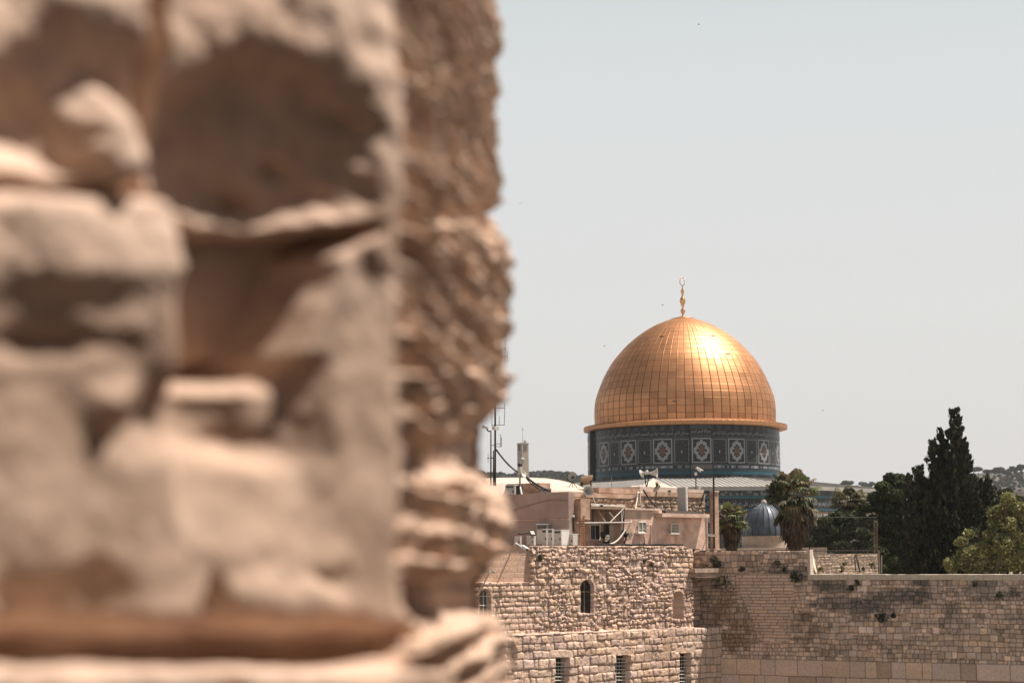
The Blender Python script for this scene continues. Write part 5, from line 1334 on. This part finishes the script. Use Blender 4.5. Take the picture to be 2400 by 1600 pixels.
# fan palms
def palm(label, Y, cx, topy, boty, R, seed, nf=46, skirt=60, skirt_h=1.0, base_y=None, group=None, green=(.07, .08, .032), lean=0):
    rng = np.random.RandomState(seed); k = Y/FPX; b = P(cx, 1290, Y); b.z = ESP; cen = P(cx+lean, topy+R*1.0, Y); Rm = R*k
    t = Thing('fan_palm', label, 'palm tree', b, group or 'fan palms behind the walls')
    def fan(V, F, Cc, base, d, ln_, sz, droop, col, nb=12):
        """petiole and pleated fan blade with drooping tips"""
        d = d/np.linalg.norm(d); side = np.cross(d, [0, 0, 1.0]); side /= (np.linalg.norm(side)+1e-6); up = np.cross(side, d)
        hub = base+d*ln_
        w_ = side*.012; bs = len(V); V += [base-w_, base+w_, hub+w_, hub-w_]; Cc += [col]*4; F.append((bs, bs+1, bs+2, bs+3))
        for i in range(nb):
            a = (i/(nb-1)-.5)*math.radians(230); dd = d*math.cos(a)+side*math.sin(a); L = sz*(1-.22*abs(a)/2)*rng.uniform(.85, 1.1)
            wv = np.cross(dd, up); wv = wv/np.linalg.norm(wv)*.085*sz/.7
            m1 = hub+dd*L*.55+np.array([0, 0, -droop*L*.12]); m2 = hub+dd*L*(1-.25*droop)+np.array([0, 0, -droop*L*.55])
            bs = len(V); V += [hub, m1-wv, m2, m1+wv]; c_ = tuple(np.array(col)*rng.uniform(.7, 1.35)); Cc += [c_]*4; F.append((bs, bs+1, bs+2, bs+3))
    V = []; F = []; Cc = []; c0 = np.array([cen.x, cen.y, cen.z-Rm*.25])
    for i in range(nf):
        a = rng.uniform(0, 6.283); el = math.asin(rng.uniform(-.75, .98)); d = np.array([math.cos(a)*math.cos(el), math.sin(a)*math.cos(el), math.sin(el)])
        g_ = np.array(green)*rng.uniform(.4, 1.9); 
        if rng.random() < .25: g_ = np.array((.17, .13, .07))*rng.uniform(.7, 1.2)
        fan(V, F, Cc, c0+d*.1, d, Rm*rng.uniform(.42, .85), Rm*rng.uniform(.42, .62), rng.uniform(.5, 1.2), tuple(g_))
    mkobj('crown', V, F, 'leaf', t, colors=np.array(Cc))
    V = []; F = []; Cc = []
    for i in range(skirt):
        a = rng.uniform(0, 6.283); u = rng.uniform(0, 1); el = -math.radians(rng.uniform(38, 86)); d = np.array([math.cos(a)*math.cos(el), math.sin(a)*math.cos(el), math.sin(el)])
        base = c0-np.array([0, 0, u**1.2*(boty-topy-R)*k*.75*skirt_h])
        fan(V, F, Cc, base, d, Rm*.66*(1-.60*u), Rm*.66*(1-.30*u), .9, tuple(np.array((.12, .08, .05))*rng.uniform(.4, 1.2)), 8)
    mkobj('dead_skirt', V, F, 'leafdry', t, colors=np.array(Cc))
    mb = MB(); mb.tube(b, Vector(tuple(c0)), .16, .20, 10); h_ = c0[2]-b.z; lo = b.z+h_*.28
    f_ = Rm/1.7; mb.lathe([(.17, 0), (.24*f_, h_*.22), (.34*f_, h_*.45), (.38*f_, h_*.66), (.25*f_, h_*.72)], (b.x, b.y, lo), (0, 0, 1), 14); mb.build('trunk', 'palmbark', t)
palm('big fan palm with dead brown skirt in front of the small grey dome', 124, 1860, 1084, 1262, 62, 31, 84, 140)
palm('short fan palm squeezed between the tan pillar and the small grey dome', 121, 1716, 1172, 1300, 36, 32, 110, 150, lean=-2, green=(.10, .105, .04), skirt_h=.8)
palm('background fan palm with dry fronds above the railing trees', 150, 1985, 1120, 1215, 46, 33, 80, 60, green=(.10, .09, .05))

# shrubs and weeds rooted in the walls
def shrub(label, pos, r, seed, col=(.045, .055, .022), alt=None, n=700, grp=None, leaf=.05, squash=.8, name='wall_shrub', cat='shrub'):
    rng = np.random.RandomState(seed); t = Thing(name, label, cat, pos, grp); cl = []
    for i in range(6):
        d = rng.normal(size=3); d /= np.linalg.norm(d); cl.append((tuple(np.array(pos)+d*r*rng.uniform(.3, .85)+np.array([0, 0, -r*.1])), r*rng.uniform(.28, .62)))
    Pc, I = clump_crown(rng, cl, n/(r*r*2.2), squash=squash); foliage('leaves', Pc, leaf, vary(rng, I, col, alt=alt), t, rng)
    mb = MB()
    for c, q in cl: mb.tube(Vector(pos), Vector(c), .02, .008, 5)
    mb.build('stems', 'bark', t)
G1 = 'shrubs rooted in the stone walls'
W_ = [(1694, 1369, .50, 'dark drooping bush hanging below the corner ledge', (.028, .032, .018)), (1738, 1331, .19, 'small round dark tuft high on the upper right wall', (.03, .035, .018)),
      (1818, 1320, .25, 'upright dry weed near the middle of the upper right wall', (.05, .05, .03)), (1838, 1334, .16, 'tiny dark weed just right of the upright dry weed', (.035, .04, .02)),
      (1866, 1352, .40, 'large ragged bush at the step where the wall top drops', (.035, .042, .022)), (1995, 1376, .16, 'small dark weed below the coping, right of the step', (.03, .035, .018)),
      (2009, 1366, .18, 'dark tuft close under the coping of the long wall', (.03, .036, .018)), (2068, 1445, .36, 'large dark bush in the middle of the long wall', (.028, .034, .018)),
      (2093, 1441, .16, 'small dark tuft beside the large bush on the long wall', (.03, .034, .018)), (2282, 1367, .16, 'thin weed under the coping near the right end', (.035, .04, .022)),
      (2342, 1396, .30, 'dark bush on the long wall nearest the right edge', (.03, .04, .02))]
for i, (x, y, r, l, c) in enumerate(W_): shrub(l, onW(x, y, -.12), r*1.1, 400+i, tuple(v*1.5 for v in c), alt=(.11, .10, .05), n=1100 if r > .3 else 420, grp=G1, squash=1.0)
shrub('round green tuft high on the left of the rubble facade', onB(1265, 1306, -.15), .22, 430, (.045, .06, .02), n=500, grp=G1)
shrub('thin weed between the stones above the middle arched window', onB(1510, 1315, -.12), .13, 431, (.06, .065, .03), n=200, grp=G1)
shrub('second thin weed on the rubble facade, lower and further right', onB(1527, 1322, -.12), .15, 432, (.06, .065, .03), n=220, grp=G1)
shrub('tiny pale weed on the rubble facade left of the middle arched window', onB(1349, 1334, -.1), .12, 433, (.08, .075, .035), n=160, grp=G1)
shrub('dark dry bush growing on top of the corner ledge', onB(1680, 1318, -.05), .52, 434, (.05, .045, .028), alt=(.12, .09, .05), n=3200)
shrub('straw coloured dry weeds at the left of the corner ledge', onB(1650, 1326, -.15), .32, 435, (.20, .13, .075), n=1800)
shrub('small plant sprouting on the tented roof beside the flared horn', P(1541, 1136, 116.2), .22, 436, (.10, .095, .05), n=300)
shrub('little weed on the bright coping left of the tall cabinet', onB(1570, 1150, 3.2), .11, 437, (.09, .08, .045), n=120)
shrub('dry tuft on the parapet edge above the left small window', onB(1508, 1277, .1), .12, 438, (.11, .085, .05), n=150)
for i, (x, y, r, l) in enumerate([(1924, 1333, .22, 'dry pinkish weed at the foot of the bright rubble wall'), (1972, 1334, .22, 'green weed in the middle foot of the bright rubble wall'), (1980, 1318, .16, 'dark upright sprig against the bright rubble wall'),
                                  (2022, 1330, .16, 'small weed beside the leaning stem'), (2041, 1324, .26, 'dry tall weed at the right end of the bright rubble wall')]):
    shrub(l, onW(x, y, 1.2), r, 450+i, (.10, .085, .045) if i % 2 == 0 else (.06, .06, .03), n=300)

# bright rubble wall behind the coping, its railing and ladder mast
t = Thing('rubble_garden_wall', 'short sunlit cream rubble wall behind the step of the long wall', 'wall', onW(1980, 1345, 2.0))
mb = MB()
def fx(px, py, off): return onplane(px, py, P(1904, 1320, 116), NB)
O1 = P(1904, 1320, 115.2); D1 = Vector((.93, .37, 0)).normalized(); N1 = Vector((.37, -.93, 0)).normalized()
l1 = (qx(2056)*O1.y-O1.x)/(D1.x-qx(2056)*D1.y)
S1 = np.arange(0, l1, .06); z1 = np.arange(ESP-.3, zat(1904, 1297, 115.2), .05); S, ZZ = np.meshgrid(S1, z1)
r = stone(S, ZZ, Masonry(-1, l1+1, ESP-1, ESP+5, (.14, .24), (.15, .4), 351), .03, .012, (.045, .03), .04, .09, 2.5, 351, .03, 5)
V = np.stack([O1.x+D1.x*S+N1.x*r[0], O1.y+D1.y*S+N1.y*r[0], ZZ], -1); col = tone(np.array([.60, .47, .37]), r[3], r[4], .12, .06)*(1-.45*r[1][..., None])
mkobj('masonry_face', V.reshape(-1, 3), grid_faces(*S.shape), 'wallstone', t, smooth=True, colors=col.reshape(-1, 3))
a = O1-N1*.02; b = a+D1*l1
mb.prism([a, b, b-N1*.6, a-N1*.6], ESP-.3, zat(1904, 1297.5, 115.2)); mb.build('wall_core', 'roofpale', t)
Yr = 119.0
t = Thing('iron_railing', 'tall thin dark iron railing between the big palm and the ladder mast', 'railing', P(1980, 1297, Yr))
for i in range(52):
    x = 1902+i*3.05; mb = MB(); yt = 1206 if i < 10 else 1232-(i > 30)*14
    mb.tube(P(x, 1302, Yr+i*.05), P(x, yt, Yr+i*.05), .013, n=4); mb.build('bar', 'darkmetal', t)
for y in (1212, 1290):
    mb = MB(); mb.tube(P(1902, y, Yr), P(2056, y, Yr+2.5), .025); mb.build('rail', 'darkmetal', t)
t = Thing('railing_post', 'tall dark square post at the left end of the railing', 'post', P(1897, 1295, Yr-.2))
mb = MB(); mb.tube(P(1897, 1300, Yr-.2), P(1897, 1198, Yr-.2), .05, n=4); mb.build('post', 'darkmetal', t)
mb = MB(); mb.frame_box(P(1897, 1199, Yr-.2), TB, NB, Z, .07, .07, .04); mb.build('post_cap', 'darkmetal', t)
t = Thing('ladder_mast', 'slim ladder-like lattice mast at the right end of the railing', 'mast', P(2052, 1300, Yr))
for x in (2049, 2056): mb = MB(); mb.tube(P(x, 1302, Yr), P(x, 1216, Yr), .02, n=4); mb.build('rail', 'rawwood', t)
for i in range(18): y = 1220+i*4.5; mb = MB(); mb.tube(P(2049, y, Yr), P(2056, y, Yr), .016, n=4); mb.build('rung', 'rawwood', t)
t = Thing('dead_trunk', 'leaning dark bare stem against the bright rubble wall', 'tree trunk', P(2012, 1340, 114))
mb = MB(); mb.poly([P(2016, 1341, 114), P(2011, 1318, 114.1), P(2006, 1298, 114.3)], .06); mb.build('stem', 'bark', t)
mb = MB(); mb.tube(P(2010, 1312, 114.1), P(2003, 1300, 114.2), .03); mb.tube(P(2003, 1302, 114.2), P(2006, 1340, 114), .03); mb.build('branch', 'bark', t)
t = Thing('stone_gate_post', 'weathered post with a thin pale pipe at the right end of the bright rubble wall', 'post', P(2062, 1342, 117))
mb = MB(); mb.frame_box(P(2057, 1318, 117), TW, NW, Z, .10, .1, .75); mb.build('post', 'bark', t)
mb = MB(); mb.tube(P(2066, 1342, 116.5), P(2066, 1300, 116.5), .035); mb.build('pipe', 'greymetal', t)

# far wooded ridge and the pines that stand out on it
def far_wood(name, label, xs, Y, top_fn, rng, dens, col, r0=(9, 15)):
    PP = []; II = []; ci = 0
    for x in xs:
        y = top_fn(x)+rng.uniform(-3, 3); Yd = Y+rng.uniform(-60, 60); k = Yd/FPX
        for j in range(3):
            p = P(x+rng.uniform(-4, 4), y+5+j*6, Yd+j*-30); r = rng.uniform(*r0)*.32*k*1.5; m = dens; d = rng.normal(size=(m, 3)); d /= np.linalg.norm(d, axis=1)[:, None]
            q = d*(rng.uniform(.5, 1, m)*r)[:, None]; q[:, 2] *= .7; PP.append(q+np.array(p)); II.append(np.full(m, ci)); ci += 1
    PP = np.concatenate(PP); II = np.concatenate(II)
    V, F = leafquads(PP, 1.3, None, rng); o = mkobj(name, V, F, 'leaf', colors=np.repeat(vary(rng, II, col, .3, .3), 4, axis=0), loc=tuple(PP[0]))
    o['kind'] = 'stuff'; o['label'] = label; return o
rng = np.random.RandomState(77)
def topL(x): return float(np.interp(x, [1050, 1115, 1128, 1140, 1160, 1200, 1240, 1290, 1330, 1350, 1366, 1380, 1400], [1103, 1103, 1104, 1108, 1108, 1110, 1105, 1104, 1107, 1114, 1113, 1114, 1112]))
far_wood('far_wood', 'dark hazy band of pine wood along the distant ridge on the left', np.arange(1040, 1420, 3.2), 1650, topL, rng, 90, (.055, .06, .04))
def topR(x): return float(np.interp(x, [1900, 1960, 2000, 2060, 2120, 2250, 2284, 2300, 2320, 2360, 2400, 2500], [1152, 1146, 1142, 1144, 1126, 1116, 1118, 1122, 1120, 1116, 1108, 1104]))
far_wood('far_scrub', 'speckled dark scrub below the pines on the far right hill', list(np.arange(1900, 2500, 2.2)), 1600, lambda x: topR(x)+rng.uniform(-12, 44), rng, 60, (.05, .055, .04), (5, 9))
def pine(x, y, w_, Y, label, rng, grp):
    k = Y/FPX; b = P(x, y+26, Y); t = Thing('pine_tree', label, 'tree', b, grp); cl = []
    for i in range(7):
        p = P(x+rng.uniform(-.5, .5)*w_, y+rng.uniform(3, 9), Y+rng.uniform(-4, 4)); cl.append((tuple(p), w_*k*rng.uniform(.2, .32)))
    PP = []; II = []
    for c_i, (c, r) in enumerate(cl):
        m = 160; d = rng.normal(size=(m, 3)); d /= np.linalg.norm(d, axis=1)[:, None]; q = d*(rng.uniform(.4, 1, m)*r)[:, None]; q[:, 2] *= .6; PP.append(q+np.array(c)); II.append(np.full(m, c_i))
    V, F = leafquads(np.concatenate(PP), .9, None, rng); mkobj('crown', V, F, 'leaf', t, colors=np.repeat(vary(rng, np.concatenate(II), (.05, .055, .035), .2, .3), 4, axis=0))
    mb = MB()
    for i in range(2): mb.tube(b+Vector((i*1.5*k, 0, 0)), P(x+rng.uniform(-5, 5), y+8, Y), .5*k, .25*k, 5)
    mb.build('trunk', 'bark', t)
for x, y, w_, l in ((2292, 1092, 26, 'umbrella pine on the far right hill, just right of the cypress tops'), (2318, 1100, 20, 'small umbrella pine on the far hill between two bigger ones'), (2342, 1096, 30, 'broad umbrella pine in the middle of the far right hill'),
                 (2362, 1099, 20, 'narrow umbrella pine on the far hill right of the broad one'), (2382, 1093, 24, 'umbrella pine on the far hill near the right edge'), (2398, 1088, 24, 'highest umbrella pine on the far hill at the right edge'),
                 (1990, 1126, 34, 'faint grey umbrella pine on the horizon behind the background palm'), (2030, 1130, 26, 'faint small pine on the horizon right of the background palm'), (1116, 1102, 18, 'rounded pine on the far left ridge beside the ruined wall')):
    pine(x, y, w_, 1500, l, rng, 'umbrella pines on the far hills')
t = Thing('hill_house', 'tiny pale house on the far hill at the right edge', 'house', P(2398, 1170, 1300))
mb = MB(); mb.frame_box(P(2402, 1164, 1300), Vector((1, 0, 0)), Vector((0, 1, 0)), Z, 4, 4, 2.8); mb.build('wall', 'towerstone', t)
mb = MB(); mb.frame_box(P(2402, 1152, 1300), Vector((1, 0, 0)), Vector((0, 1, 0)), Z, 4.3, 4.3, .3); mb.build('roof', 'roofpale', t)

# birds
for i, (x, y, l) in enumerate(((1638, 58, 'tiny dark bird, highest in the open sky'), (1219, 477, 'tiny dark bird in the sky close to the ruined wall'), (1553, 715, 'tiny dark bird just left of the golden finial'), (1416, 811, 'tiny dark bird left of the golden dome'), (1929, 961, 'tiny dark bird right of the golden dome'))):
    p = P(x, y, 160); t = Thing('bird', l, 'bird', p, 'birds in the sky'); a = i*1.3
    d = Vector((math.cos(a), math.sin(a), 0)); s_ = Vector((-d.y, d.x, 0))
    mb = MB(); mb.lathe([(.004, -.10), (.02, -.06), (.028, 0), (.018, .05), (.014, .075), (.002, .10)], p, d, 8); mb.build('body', 'bird', t, smooth=True)
    for sg in (-1, 1):
        mb = MB(); r_ = p+s_*sg*.02; tp = p+s_*sg*.17-d*.05+Z*.05
        mb.add([r_+d*.03, r_-d*.03, tp-d*.01, tp+d*.02, r_+d*.03-Z*.006, r_-d*.03-Z*.006, tp-d*.01-Z*.004, tp+d*.02-Z*.004], [(0, 1, 2, 3), (7, 6, 5, 4), (0, 4, 5, 1), (2, 6, 7, 3), (1, 5, 6, 2), (0, 3, 7, 4)]); mb.build('wing', 'bird', t)

# ------------------------------------------------------------------ air
mb = MB(); mb.prism([(-1700, -30), (1700, -30), (1700, 2700), (-1700, 2700)], -1.0, 190.0)
hm = bpy.data.materials.new('thin_haze'); hm.use_nodes = True; t_ = hm.node_tree; t_.nodes.clear()
ho = t_.nodes.new('ShaderNodeOutputMaterial'); pv = t_.nodes.new('ShaderNodeVolumePrincipled')
pv.inputs['Density'].default_value = 0.00008; pv.inputs['Color'].default_value = (.86, .89, .92, 1); pv.inputs['Anisotropy'].default_value = .2
t_.links.new(pv.outputs[0], ho.inputs['Volume'])
hzb = mb.build('haze', hm, kind='stuff')
sc.cycles.volume_bounces = 0
